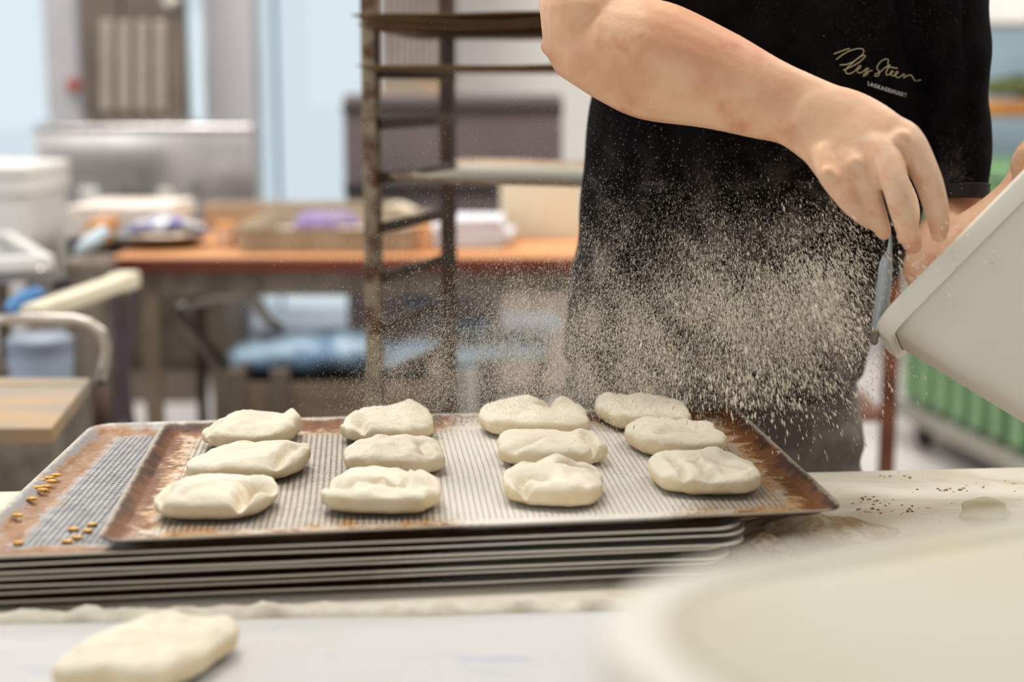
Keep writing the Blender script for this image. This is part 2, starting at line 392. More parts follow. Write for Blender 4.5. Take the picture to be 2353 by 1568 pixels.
# bright blue bottle lying on the shelf
c = P(52, 688, 3.02)
one('bottle', MB().limb([(c.x-.02, 3.02, c.z-.015), (c.x+.01, 3.02, c.z), (c.x+.03, 3.02, c.z+.012)], [.016, .02, .014]), pm('bright_blue_plastic', lin(96, 158, 212), lin(70, 120, 180), 6, .3),
    'bright blue bottle lying on the shelf of the steel side table', 'bottle', smooth=True, parts=[('cap', MB().limb([(c.x+.07, 3.02, c.z+.027), (c.x+.09, 3.02, c.z+.035)], [.012, .012]), M['black'])])
# pale plank leaning across
a = P(70, 722, 2.75); b = P(298, 642, 3.2)
one('plank', MB().bar(a, b, .044, .032, .008), M['cream'], 'long cream plank reaching from the trolley towards the wooden table', 'plank',
    parts=[('end_cap', MB().bar(b-(b-a).normalized()*.07, b+(b-a).normalized()*.005, .048, .036, .006), M['cream'])])
# blue grey barrel
c = P(80, 900, 3.1)
k_ = .55
one('barrel', MB().lathe([(.10*k_, 0), (.11*k_, .01), (.115*k_, .3), (.12*k_, .31), (.115*k_, .33), (.118*k_, .72), (.125*k_, .73), (.12*k_, .76), (.1*k_, .77)], (c.x, 3.15, 0)), pm('barrel_plastic', lin(164, 176, 196), lin(142, 154, 172), 2, .5),
    'slim blue grey plastic barrel behind the trolley handle', 'barrel', smooth=True, parts=[('lid', MB().lathe([(.125*k_, .75), (.128*k_, .78), (.1*k_, .79)], (c.x, 3.15, 0)), M['blue_grey'])])
# trolley with bent tube handle and box load
tr = empty('trolley', (-.85, 2.2, 0), 'trolley with a bent silver tube handle and wooden topped box', 'trolley')
Yt = 2.35; h = [P(-60, 735, Yt), P(60, 733, Yt), P(170, 734, Yt), P(205, 742, Yt), P(235, 765, Yt), P(246, 800, Yt), P(240, 840, Yt), P(228, 885, Yt)]
MB().tube(h, .0085, 12).build('handle', M['aluminium'], tr, True)
gr = MB().tube([h[-1], h[-1]+Vector((-.005, 0, -.18))], .013, 12); gr.build('handle_socket', M['rack_dark'], tr, True)
a = P(-200, 985, 1.95); b = P(118, 985, 1.95); zt = P(60, 985, 1.95).z
# the box's right side runs away towards the back right
f0, f1 = P(118, 985, 1.95), P(212, 890, 2.55)
def prism(mb, poly, z0, z1):
    n = len(poly); vs = [(x, y, z0) for x, y in poly]+[(x, y, z1) for x, y in poly]
    return mb.add(vs, [tuple(reversed(range(n))), tuple(range(n, 2*n))]+[(i, (i+1) % n, n+(i+1) % n, n+i) for i in range(n)])
poly = [(-1.3, 1.95), (f0.x, 1.95), (f0.x+.0, 2.45), (-1.3, 2.45)]
fb = P(208, 880, 2.3); poly = [(-1.3, 1.95), (f0.x, 1.95), (fb.x, 2.3), (-1.3, 2.34)]
prism(MB(), poly, .2, zt-.02).build('box', M['steel_dull'], tr)
prism(MB(), poly, zt-.02, zt).build('box_top', M['wood_tan'], tr)
for x_, y_ in ((-.68, 2.02), (-.68, 2.4), (-1.2, 2.02), (-1.2, 2.4)):
    wmb = MB(); wmb.M = Matrix.Translation((x_, y_, .1)) @ Matrix.Rotation(math.pi/2, 4, 'Y'); wmb.lathe([(.08, -.015), (.095, -.01), (.095, .01), (.08, .015)])
    wmb.build('wheel', M['black'], tr, True)
MB().box((-.94, 2.2, .185), (.66, .5, .03)).build('platform', M['steel_dull'], tr)

# ---- the long wooden table behind
TY0, TY1, TZ = 3.62, 4.58, .90
tx0 = P(240, 590, TY0).x; tx1 = .78
bt = empty('wooden_table', ((tx0+tx1)/2, (TY0+TY1)/2, 0), 'long table with reddish orange wooden top on grey steel legs', 'table')
MB().box(((tx0+tx1)/2, (TY0+TY1)/2, TZ-.018), (tx1-tx0, TY1-TY0, .036), None, .006).build('table_top', M['wood_red'], bt)
MB().box(((tx0+tx1)/2, (TY0+TY1)/2, TZ+.0006), (tx1-tx0-.02, TY1-TY0-.02, .001)).build('top_surface', M['wood_top'], bt)
fx0 = P(322, 640, TY0+.04).x
MB().box(((fx0+tx1)/2, TY0+.055, TZ-.066), (tx1-fx0-.04, .03, .06), None, .004).build('apron', M['steel_dull'], bt)
for x_, y_ in ((fx0+.02, TY0+.06), (fx0+.02, TY1-.08), (tx1-.08, TY0+.06), (tx1-.08, TY1-.08)):
    MB().box((x_, y_, (TZ-.036)/2), (.04, .04, TZ-.036), None, .004).build('leg', M['leg_metal'], bt)
MB().box((P(460, 760, TY1-.3).x, TY1-.3, (TZ-.036)/2), (.028, .028, TZ-.036), None, .004).build('leg', M['rack_dark'], bt)
MB().bar(P(400, 712, 3.75), P(545, 880, 3.95), .025, .025).build('brace', M['steel_dull'], bt)
MB().tube([P(400, 712, 3.8), P(440, 695, 3.8), P(500, 680, 3.8), P(560, 676, 3.8), P(592, 700, 3.8), P(612, 735, 3.8), P(650, 758, 3.8)], .013, 10).build('hose', M['aluminium'], bt, True)
# folded stand under the table
fs_ = empty('folding_stand', (P(290, 900, 3.4).x, 3.4, 0), 'dark folding stand with slanted legs left of the wooden table', 'stand')
for p0, p1 in (((312, 650), (268, 985)), ((258, 660), (300, 985))):
    a = P(*p0, 3.42); b = P(*p1, 3.42); dn = a+(b-a)*(a.z/(a.z-b.z)); MB().bar(a, dn, .022, .022).build('leg', pm('dark_violet_steel', lin(86, 74, 78), None, 5, .5, .3), fs_)
a = P(250, 655, 3.42); b = P(318, 650, 3.42); MB().bar(a, b, .03, .03).build('crossbar', M['steel_dull'], fs_)
# things on the wooden table
def onx(px0, px1, Y): return P(px0, 560, Y).x, P(px1, 560, Y).x
x0, x1 = onx(216, 432, 4.35)
pk = MB(); 
rnd = random.Random(4)
for k in range(7): pk.box(((x0+x1)/2+rnd.uniform(-.006, .006), 4.28, TZ+.004+k*.012+.006), (x1-x0, .36, .011), Euler((0, 0, rnd.uniform(-.03, .03))), .002)
one('parchment_stack', pk, M['paper'], 'stack of pale baking parchment at the left end of the wooden table', 'paper')
x0, x1 = onx(205, 246, 4.0)
one('card_box', MB().box(((x0+x1)/2+.01, 4.02, TZ+.03), (x1-x0, .14, .055), None, .004), M['orange'], 'small orange card box at the left edge of the wooden table', 'box',
    parts=[('flap', MB().box(((x0+x1)/2+.01, 4.02, TZ+.0595), (x1-x0-.004, .13, .003)), M['wood_top'])])
# shallow pan with blue cloth
c = P(380, 572, 3.95)
pan = one('shallow_pan', MB().lathe([(.06, .0), (.085, .004), (.125, .03), (.132, .034), (.13, .038), (.12, .032), (.08, .009), (.02, .006)], (c.x, 3.9, TZ+.001)), M['steel_dull'],
    'shallow round metal pan holding a blue and white cloth', 'pan', smooth=True, parts=[('rim', MB().tube([(c.x+.13*math.cos(i/24*6.2832), 3.9+.13*math.sin(i/24*6.2832), TZ+.038) for i in range(25)], .004, 8), M['aluminium'])])
cl = MB()
for i, (dx, dy, rz_) in enumerate(((-.03, -.01, .4), (.05, .01, -.3), (0, .04, .1))):
    cl.limb([(c.x+dx-.06, 3.9+dy, TZ+.035), (c.x+dx, 3.9+dy-.02, TZ+.056+.006*i), (c.x+dx+.06, 3.9+dy+.01, TZ+.038)], [.02, .035, .02], [.012, .016, .01], nrm=(0, 0, 1))
tag(remeshed(cl, 'cloth', M['blue_cloth'], None, .006), 'crumpled blue and white cloth in the shallow round pan', 'cloth')
# steel trays box with purple cloth
x0, x1 = onx(537, 962, 3.75); zc = TZ
def tray_box(name, x0, x1, y0, y1, z0, hgt, mat, label, cat, group=None):
    cx, cy, hx, hy = (x0+x1)/2, (y0+y1)/2, (x1-x0)/2, (y1-y0)/2
    mb = rbox_loft(MB(), [(cx, cy, z0, hx-.02, hy-.02), (cx, cy, z0+.003, hx-.012, hy-.012), (cx, cy, z0+hgt, hx-.003, hy-.003), (cx, cy, z0+hgt+.001, hx, hy), (cx, cy, z0+hgt+.004, hx, hy), (cx, cy, z0+hgt+.003, hx-.008, hy-.008), (cx, cy, z0+.006, hx-.018, hy-.018)], .02)
    return one(name, mb, mat, label, cat, group, smooth=True, auto=30)
tb = tray_box('deep_tray', x0, x1, 3.74, 4.32, TZ, .058, pm('beige_tray_metal', lin(164, 150, 128), lin(146, 132, 112), 12, .6), 'deep grey metal tray holding a purple cloth on the wooden table', 'tray')
hd = MB().box(((x0+x1)/2, 4.03, TZ+.014), (x1-x0-.07, .5, .008), None, .003); hd.build('liner', M['paper'], tb)
x0b, x1b = onx(440, 900, 4.25)
tray_box('deep_tray', P(440, 480, 4.25).x, P(905, 480, 4.25).x, 4.35, 4.56, TZ, .066, pm('tan_tray_metal', lin(176, 158, 136), None, 8, .6), 'tan edged deep tray behind the one with the purple cloth', 'tray')
c = P(745, 520, 4.12)
pc = MB()
for dx, r_ in ((-.04, .035), (.0, .045), (.045, .036)): pc.limb([(c.x+dx-.03, 4.13, TZ+.035), (c.x+dx, 4.15, TZ+.055), (c.x+dx+.03, 4.17, TZ+.04)], [r_*.6, r_, r_*.6], [.015, .022, .015], nrm=(0, 0, 1))
tag(remeshed(pc, 'cloth', M['purple_cloth'], None, .006), 'soft purple cloth lying in the deep grey tray', 'cloth')
c = P(918, 490, 4.5); cl = MB().limb([(c.x-.05, 4.47, TZ+.03), (c.x, 4.47, TZ+.05), (c.x+.05, 4.47, TZ+.035)], [.03, .035, .03], [.025, .025, .02], nrm=(0, 0, 1))
cl.limb([(c.x-.03, 4.47, TZ+.022), (c.x+.02, 4.47, TZ+.022)], [.045, .045], [.02, .02], nrm=(0, 0, 1))
tag(remeshed(cl, 'dough_lump', M['cream'], None, .008), 'cream dough lump between the deep tray and the dark machine', 'dough')
x0, x1 = onx(1150, 1330, 4.1); a = P(1150, 418, 4.1)
one('card_carton', MB().box(((x0+x1)/2, 4.25, (a.z+TZ)/2+.001), (x1-x0, .28, a.z-TZ), None, .004), M['cream'], 'tall cream carton on the wooden table beside the baker', 'carton',
    parts=[('lid', MB().box(((x0+x1)/2, 4.25, a.z+.004), (x1-x0+.008, .288, .012), None, .003), M['cream'])])
x0, x1 = onx(985, 1175, 3.95); pk = MB()
for k in range(6): pk.box(((x0+x1)/2+rnd.uniform(-.01, .01), 3.95, TZ+.004+k*.012+.006), (x1-x0-.02*abs(k-2), .22, .011), Euler((0, 0, rnd.uniform(-.05, .05))), .003)
one('napkin_stack', pk, pm('white_cloth', lin(214, 214, 222), None, 5, .8), 'stack of folded white cloths on the wooden table beside the carton', 'cloth')
x0, x1 = onx(500, 538, 3.9)
one('card_box', MB().box(((x0+x1)/2, 3.9, TZ+.028), (x1-x0, .08, .055), None, .005), pm('peach_card', lin(226, 186, 156), None, 5, .7), 'small peach coloured box between the round pan and the deep tray', 'box',
    parts=[('lid', MB().box(((x0+x1)/2, 3.9, TZ+.058), (x1-x0+.004, .084, .006), None, .002), M['orange'])])
x0, x1 = onx(945, 990, 3.85)
one('card_box', MB().box(((x0+x1)/2, 3.85, TZ+.028), (x1-x0, .08, .055), None, .005), pm('amber_card', lin(224, 176, 130), None, 5, .7), 'small amber box beside the folded white cloths', 'box',
    parts=[('lid', MB().box(((x0+x1)/2, 3.85, TZ+.058), (x1-x0+.004, .084, .006), None, .002), M['orange'])])
# dark grey dough machine behind the table
Ym = 4.9; a = P(786, 215, Ym); b = P(1292, 440, Ym)
dm = empty('dough_machine', ((a.x+b.x)/2, Ym+.25, 0), 'dark grey dough machine with black horizontal slots behind the rack', 'machine')
bb = MB(); bb.box(((a.x+b.x)/2, Ym+.27, (a.z+b.z)/2), (b.x-a.x, .5, a.z-b.z), None, .012); bb.build('hood', M['dark_machine'], dm)
s0 = P(786, 243, Ym); s1 = P(1290, 258, Ym)
MB().box(((a.x+b.x)/2, Ym+.012, (s0.z+s1.z)/2), (b.x-a.x+.004, .03, abs(s0.z-s1.z))).build('slot', M['black'], dm)
s0 = P(786, 425, Ym); s1 = P(1150, 444, Ym); c1 = P(1150, 440, Ym)
MB().box(((a.x+c1.x)/2, Ym+.03, (s0.z+s1.z)/2), (c1.x-a.x, .05, abs(s0.z-s1.z))).build('slot', M['black'], dm)
s2 = P(1150, 600, Ym)
MB().box(((a.x+c1.x)/2, Ym+.27, (b.z+.25)/2), (c1.x-a.x, .48, b.z-.25), None, .012).build('body', M['dark_machine'], dm)
for x_ in (a.x+.06, c1.x-.06):
    for y_ in (Ym+.08, Ym+.44): MB().box((x_, y_, .125), (.05, .05, .25)).build('leg', M['steel_dull'], dm)
# ribbed grey curtain strip on the back wall beside the window, above the machine
a = P(872, 100, 6.9); b = P(1046, 100, 6.9); cz = P(900, 185, 6.9).z
rb = MB(); nr = 12
for k in range(nr):
    x_ = a.x+(b.x-a.x)*(k+.5)/nr; rb.box((x_, 6.9, (cz+2.6)/2), ((b.x-a.x)/nr*.82, .05, 2.6-cz), None, .015)
bk = MB().box(((a.x+b.x)/2, 6.95, (cz+2.6)/2), (b.x-a.x, .03, 2.6-cz))
one('ribbed_panel', rb, pm('taupe_fabric', lin(158, 146, 136), lin(140, 128, 118), 4, .8), 'taupe ribbed panel hanging beside the back window', 'panel', parts=[('backing', bk, M['brown_panel']), ('bottom_rail', MB().box(((a.x+b.x)/2, 6.92, cz-.04), (b.x-a.x, .09, .09), None, .01), M['wood_tan'])])
# ---- under the wooden table
a = P(530, 845, 3.5); b = P(1000, 845, 3.5); zt = a.z
bn = empty('wooden_crate', ((a.x+b.x)/2, 3.7, 0), 'brown slatted wooden crate under the table with blue plastic on top', 'crate')
cx = (a.x+b.x)/2; wd = b.x-a.x
for k in range(4): MB().box((cx, 3.5, .08+k*(zt-.1)/4+.06), (wd-.02, .02, (zt-.1)/4-.012), None, .004).build('slat', M['crate_brown'], bn)
for x_ in (a.x, P(628, 845, 3.48).x, b.x): MB().box((x_+.015, 3.485, zt/2), (.045, .03, zt), None, .004).build('post', M['brown_panel'], bn)
for x_ in (a.x+.01, b.x-.01): MB().box((x_, 3.75, zt/2+.02), (.02, .5, zt-.06), None, .004).build('side_panel', M['crate_brown'], bn)
MB().box((cx, 4.0, zt/2+.02), (wd, .02, zt-.06), None, .004).build('back_panel', M['crate_brown'], bn)
MB().box((cx, 4.36, .06), (wd, .5, .02)).build('bottom_panel', M['crate_brown'], bn)
def blob(name, label, cat, mat, spheres, Y, voxel=.012, flat=.5, amp=.008, group=None):
    mb = MB()
    for px, py, r_, dy in spheres:
        c = P(px, py, Y+dy); R = r_*Y/FPX
        mb.limb([c+Vector((-R*.5, 0, 0)), c, c+Vector((R*.5, 0, 0))], [R*flat*.8, R*flat, R*flat*.8], [R*.7, R*.8, R*.7], nrm=(0, 1, 0))
    o = remeshed(mb, name, mat, None, voxel, 4, lambda c, q: amp*noise.noise(c*14)+amp*.5*noise.noise(c*31))
    return tag(o, label, cat, group)
blob('plastic_sheet', 'crumpled pale blue plastic sheet lying on the brown crate', 'plastic sheet', M['blue_bag'],
     [(600, 822, 90, .2), (700, 812, 110, .2), (800, 808, 110, .2), (760, 790, 90, .3), (880, 830, 100, .25), (960, 812, 80, .25), (1050, 820, 70, .3), (1120, 800, 80, .35), (1200, 800, 80, .35), (660, 790, 60, .3)], 3.5)
blob('plastic_bag', 'blue plastic bag between the rack posts under the wooden table', 'bag', M['blue_bag'], [(1070, 790, 45, 0), (1090, 745, 36, 0), (1055, 830, 30, 0)], 4.4, flat=.8)
blob('plastic_bag', 'round grey blue plastic bag under the wooden table beside the nearer rack post', 'bag', M['blue_grey'], [(980, 690, 48, 0), (1000, 730, 36, 0)], 4.4, flat=.9)
# low bench with pale bluish top far behind
a = P(560, 752, 5.6); b = P(1290, 752, 5.6)
lb = empty('low_bench', ((a.x+b.x)/2, 5.8, 0), 'low pale bench far behind under the wooden table', 'bench')
MB().box(((a.x+b.x)/2, 5.8, a.z-.02), (b.x-a.x, .36, .04), None, .006).build('bench_top', M['blue_grey'], lb)
for x_ in (a.x+.08, (a.x+b.x)/2, b.x-.08):
    for y_ in (5.66, 5.94): MB().box((x_, y_, (a.z-.04)/2), (.05, .05, a.z-.04)).build('leg', M['rack_dark'], lb)
# grey low cabinet behind right, its face pinkish grey
a = P(1040, 640, 6.3); b = P(1420, 740, 6.3)
one('low_cabinet', MB().box(((a.x+b.x)/2, 6.5, a.z/2+.02), (b.x-a.x, .4, a.z-.04), None, .01), pm('pinkish_grey_panel', lin(160, 146, 138), None, 3, .6), 'pinkish grey low cabinet against the far wall', 'cabinet',
    parts=[('door_gap', MB().box(((a.x+b.x)/2, 6.297, a.z/2), (.01, .008, a.z*.8)), M['black']), ('plinth', MB().box(((a.x+b.x)/2, 6.5, .02), (b.x-a.x-.04, .36, .04)), M['black'])])
# mixed boxes under the counter zone at left behind the legs
for (x0_, x1_, y0_, y1_, Y_, mt, nm, lb_, ct) in (
    (345, 500, 700, 870, 6.8, 'steel_dull', 'floor_cabinet', 'grey brown floor cabinet seen between the legs of the wooden table', 'cabinet'),
    (500, 560, 690, 880, 6.75, 'blue_grey', 'plastic_bin', 'blue grey bin under the wooden table beside the slanted brace', 'bin'),
    (150, 325, 640, 880, 6.85, 'brown_panel', 'floor_cabinet', 'brown floor cabinet behind the dark folding stand', 'cabinet')):
    a = P(x0_, y0_, Y_); b = P(x1_, y1_, Y_)
    one(nm, MB().box(((a.x+b.x)/2, Y_+.2, a.z/2), (b.x-a.x, .4, a.z), None, .012), M[mt], lb_, ct,
        parts=[('handle', MB().box(((a.x+b.x)/2, Y_-.012, a.z*.8), (.1, .014, .014), None, .004), M['aluminium'])])
# white bottle standing on the floor behind the rack
c = P(1066, 920, 4.6)
one('bottle', MB().lathe([(.03, 0), (.038, .01), (.038, .2), (.03, .24), (.014, .26), (.014, .29)], (c.x, 4.6, max(0, c.z-.12))), M['white_plastic'], 'white bottle standing low behind the far rack post', 'bottle', smooth=True,
    parts=[('cap', MB().lathe([(.016, .285), (.017, .31), (.012, .312)], (c.x, 4.6, max(0, c.z-.12))), M['white_plastic'])])
bz = max(0, c.z-.12)
one('step_box', MB().box((c.x+.05, 4.62, bz/2), (.3, .3, max(bz, .02)), None, .006), M['crate_brown'], 'low brown box carrying the white bottle', 'box', parts=[('lid', MB().box((c.x+.05, 4.62, bz-.004), (.306, .306, .008), None, .002), M['brown_panel'])])

# ---- cooling rack
rk = empty('cooling_rack', (.1, 2.3, 0), 'tall rusty metal cooling rack standing behind the dough trays', 'rack')
p1 = P(857, 500, 2.2); p2 = P(1030, 500, 2.5); p1.z = p2.z = 0
side = (p2-p1); front = Vector((side.y, -side.x, 0)).normalized()*.58
p3 = p1+front; p4 = p2+front; RH = 1.75
for i, p in enumerate((p1, p2, p3, p4)):
    ang = math.atan2(side.y, side.x)
    L_ = MB(); q = Euler((0, 0, ang))
    L_.box((p.x, p.y, RH/2+.08), (.022, .022, RH), q, .002)
    L_.build('post', M['rack_metal'] if i in (0, 2) else M['rack_dark'], rk)
    cs = MB(); cs.M = Matrix.Translation((p.x, p.y, .045)) @ Matrix.Rotation(math.pi/2, 4, 'Y'); cs.lathe([(.03, -.012), (.045, -.01), (.045, .01), (.03, .012)])
    cs.build('caster', M['black'], rk, True)
levels = [CAMZ-(y_-210)/FPX*2.2 for y_ in (52, 170, 284, 405, 520, 635, 752, 868)]
levels += [levels[-1]-.074*k for k in range(1, 8)]
for z_ in levels:
    for s0, s1 in ((p1, p2), (p3, p4)):
        off = (front.normalized() if s0 is p1 else -front.normalized())*.012
        MB().bar(s0+off+Vector((0, 0, z_)), s1+off+Vector((0, 0, z_)), .008, .016, .001).build('rung', M['rack_dark'], rk)
for z_ in (RH+.07, .12):
    for a_, b_ in ((p1, p3), (p2, p4), (p1, p2), (p3, p4)):
        MB().bar(a_+Vector((0, 0, z_)), b_+Vector((0, 0, z_)), .02, .02).build('crossbar', M['rack_metal'], rk)
RACK = (p1, side, front)
#SECTION3
# ------------------------------------------------------------------ baking trays
def tray_mat(name, base, flour, fc, rust, holes=True, rust2=lin(58, 34, 26), pitch=.0052, fr=(.17, .3), ang=0, rim=lin(176, 168, 152), wide=1., off=0.):
    t = NT(name); uv = t.n('ShaderNodeUVMap'); uv.uv_map = 'UVMap'; vec = uv.outputs[0]
    x, y, _ = t.xyz(vec)
    ax = t.math('ABSOLUTE', x); ay = t.math('ABSOLUTE', y)
    ed = t.math('MINIMUM', t.math('SUBTRACT', .30, ax), t.math('SUBTRACT', .20, ay))   # distance from rim
    ed0 = ed; ed = t.math('ABSOLUTE', t.math('SUBTRACT', ed, off)) if off else ed
    n1 = t.noise(vec, 22, 6, .65); n2 = t.noise(vec, 62, 5, .72); n3 = t.noise(vec, 9, 4, .6); n4 = t.noise(vec, 240, 3, .75)
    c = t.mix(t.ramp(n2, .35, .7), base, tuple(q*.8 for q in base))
    # golden film towards the rim
    er = t.math('ADD', t.math('ADD', t.ramp(ed, 0., .075*wide, .85, 0.), t.math('MULTIPLY', t.math('SUBTRACT', n1, .5), 1.5)), t.math('MULTIPLY', t.math('SUBTRACT', n2, .5), 1.3))
    c = t.mix(t.math('MULTIPLY', t.ramp(er, .35, .8), min(1, rust)*.85), c, t.mix(n4, lin(200, 154, 86), lin(158, 104, 42)))
    er2 = t.math('ADD', t.ramp(ed, 0., .05*wide, 1., 0.), t.math('MULTIPLY', t.math('SUBTRACT', n2, .5), 2.0))
    c = t.mix(t.math('MULTIPLY', t.ramp(er2, .45, .8), rust), c, lin(112, 68, 30))
    er3 = t.math('ADD', t.ramp(ed, 0., .035, 1., 0.), t.math('MULTIPLY', t.math('SUBTRACT', n1, .5), 2.4))
    c = t.mix(t.math('MULTIPLY', t.ramp(er3, .65, 1.0), rust*.85), c, rust2)
    rimf = t.ramp(t.math('ADD', ed0, t.math('MULTIPLY', t.math('SUBTRACT', n2, .5), .01)), .001, .005, .8, 0.)
    c = t.mix(rimf, c, rim)
    # flour
    dx = t.math('DIVIDE', t.math('SUBTRACT', x, fc[0]), fc[2]); dy = t.math('DIVIDE', t.math('SUBTRACT', y, fc[1]), fc[3])
    rr = t.math('ADD', t.math('MULTIPLY', dx, dx), t.math('MULTIPLY', dy, dy))
    fm = t.math('ADD', t.ramp(rr, 0.1, 1.6, 1., -.25), t.math('MULTIPLY', t.math('SUBTRACT', n3, .5), .9))
    fm = t.math('ADD', fm, t.math('MULTIPLY', t.math('SUBTRACT', n4, .5), 1.0))
    fl = t.math('MULTIPLY', t.ramp(fm, .25, .7), flour, clamp=True)
    c = t.mix(fl, c, lin(220, 214, 204))
    t.set(t.b.inputs['Base Color'], c)
    t.set(t.b.inputs['Metallic'], t.math('MULTIPLY', t.math('SUBTRACT', 1, fl), .35))
    t.set(t.b.inputs['Roughness'], t.ramp(n2, .3, .7, .38, .62))
    t.bump(t.math('ADD', n4, t.math('MULTIPLY', n2, .6)), .0006)
    if holes:
        # round perforations on a square grid, really cut out (alpha)
        a_ = t.math('SUBTRACT', t.math('FRACT', t.math('DIVIDE', x, pitch)), .5)
        row = t.math('MULTIPLY', t.math('MODULO', t.math('FLOOR', t.math('ADD', t.math('DIVIDE', x, pitch), 1000)), 2), .5 if ang else 0)
        b_ = t.math('SUBTRACT', t.math('FRACT', t.math('ADD', t.math('DIVIDE', y, pitch), row)), .5)
        d_ = t.math('SQRT', t.math('ADD', t.math('MULTIPLY', a_, a_), t.math('MULTIPLY', b_, b_)))
        hole = t.math('LESS_THAN', d_, t.math('SUBTRACT', .27, t.math('MULTIPLY', t.math('MULTIPLY', fl, n4), .14)))
        area = t.math('MULTIPLY', t.math('LESS_THAN', ax, .262), t.math('LESS_THAN', ay, .162))
        t.set(t.b.inputs['Alpha'], t.math('SUBTRACT', 1, t.math('MULTIPLY', hole, area)))
    return t.done()
TM = dict(
    top=tray_mat('floured_tray_metal', lin(186, 176, 162), 1.0, (.07, -.02, .15, .26), 1.0, wide=1.3),
    left=tray_mat('bare_tray_metal', lin(138, 137, 138), .25, (.25, -.19, .2, .03), .7, ang=1, rust2=lin(132, 88, 36), wide=.42, off=.022),
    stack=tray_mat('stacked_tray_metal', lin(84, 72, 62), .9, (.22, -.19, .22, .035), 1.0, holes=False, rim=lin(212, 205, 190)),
    racklight=tray_mat('pale_rack_tray_metal', lin(186, 180, 164), .0, (0, 0, .1, .1), .4, holes=False, rim=lin(150, 130, 92)),
    rack=tray_mat('rack_tray_metal', lin(112, 92, 70), .0, (0, 0, .1, .1), .5, holes=False, rim=lin(120, 100, 74)))

def tray_mesh(corner, hgt=.0062, seed=0, wob=.0):
    """corner: function (u, v) -> world point on the rim plane, u in -1..1 (600 mm), v in -1..1 (400 mm)"""
    prof = [(.270, .170, 0), (.284, .184, 0), (.2875, .1875, .0012), (.2935, .1935, hgt*.72), (.2985, .1985, hgt), (.300, .200, hgt), (.3003, .2003, hgt-.0018)]
    nc = 5
    vs = []; uvs = []; m = None
    for hx, hy, z in prof:
        r = .022-(.30-hx)*.5; ring = []
        def seg(a, b, k): return [(a[0]+(b[0]-a[0])*i/k, a[1]+(b[1]-a[1])*i/k) for i in range(k)]
        cs = [(1, -1), (1, 1), (-1, 1), (-1, -1)]
        for q in range(4):
            sx, sy = cs[q]; a0 = -math.pi/2+q*math.pi/2
            arc = [(sx*(hx-r)+r*math.cos(a0+i/nc*math.pi/2), sy*(hy-r)+r*math.sin(a0+i/nc*math.pi/2)) for i in range(nc+1)]
            nx_ = cs[(q+1) % 4]; a1 = a0+math.pi/2
            nxt = (nx_[0]*(hx-r)+r*math.cos(a1), nx_[1]*(hy-r)+r*math.sin(a1))
            ring += arc[:-1]+seg(arc[-1], nxt, 12)
        m = len(ring)
        for x, y in ring: vs.append((x, y, z)); uvs.append((x, y))
    fs = [(i*m+j, i*m+(j+1) % m, (i+1)*m+(j+1) % m, (i+1)*m+j) for i in range(len(prof)-1) for j in range(m)]
    fs.append(tuple(range(m)))
    out = []
    for i, (x, y, z) in enumerate(vs):
        p = corner(x/.30, y/.20)
        dz = wob*noise.noise(Vector((x*5+seed*7, y*5, seed)))
        out.append(Vector((p.x, p.y, p.z+z-hgt+dz)))
    return out, fs, uvs
def make_tray(corner, mat, label, group=None, **kw):
    vs, fs, uvs = tray_mesh(corner, **kw)
    me = bpy.data.meshes.new('baking_tray'); me.from_pydata([tuple(v) for v in vs], [], fs)
    bm = bmesh.new(); bm.from_mesh(me)
    ul = bm.loops.layers.uv.new('UVMap')
    for f in bm.faces:
        for l in f.loops: l[ul].uv = uvs[l.vert.index]
    bmesh.ops.recalc_face_normals(bm, faces=bm.faces)
    f = max(bm.faces, key=lambda f: f.calc_area())
    if f.normal.z < 0: bmesh.ops.reverse_faces(bm, faces=bm.faces[:])
    bm.to_mesh(me); bm.free(); me.materials.append(mat)
    me.polygons.foreach_set('use_smooth', [True]*len(me.polygons)); me.set_sharp_from_angle(angle=math.radians(25))
    o = bpy.data.objects.new('baking_tray', me); COL.objects.link(o)
    s = o.modifiers.new('thickness', 'SOLIDIFY'); s.thickness = .0011; s.offset = -1
    return tag(o, label, 'tray', group)
def quad(FL, FR, BL, BR):
    def f(u, v):
        a, b = (u+1)/2, (v+1)/2
        return (FL*(1-a)+FR*a)*(1-b)+(BL*(1-a)+BR*a)*b
    return f
ZR = .960; TABZ = .907
top_q = quad(PZ(219, 1243, ZR), PZ(1945, 1170, ZR), PZ(374, 973, ZR), PZ(1686, 932, ZR))
make_tray(top_q, TM['top'], 'perforated rusty edged baking tray on top, holding twelve floured dough pieces', hgt=.008)
FL2, FR2 = PZ(-118, 1284, .951), PZ(1712, 1212, .951); e = (FR2-FL2).normalized()
BL2 = PZ(214, 974, .951)
print('tray dims', (top_q(1, -1)-top_q(-1, -1)).length, (top_q(-1, 1)-top_q(-1, -1)).length, (FR2-FL2).length, (BL2-FL2).length)
q2 = quad(FL2, FR2, BL2, BL2+(FR2-FL2))
make_tray(q2, TM['left'], 'perforated grey tray with golden seeds sticking out left below the dough tray', wob=.0)
SG = 'baking trays stacked under the dough tray'
lab = ['empty baking tray second from the top of the lower stack', 'empty baking tray third from the top of the lower stack', 'empty baking tray fourth from the top of the lower stack',
       'empty baking tray third from the bottom of the stack', 'empty baking tray second from the bottom of the stack', 'empty baking tray at the very bottom, lying on the table']
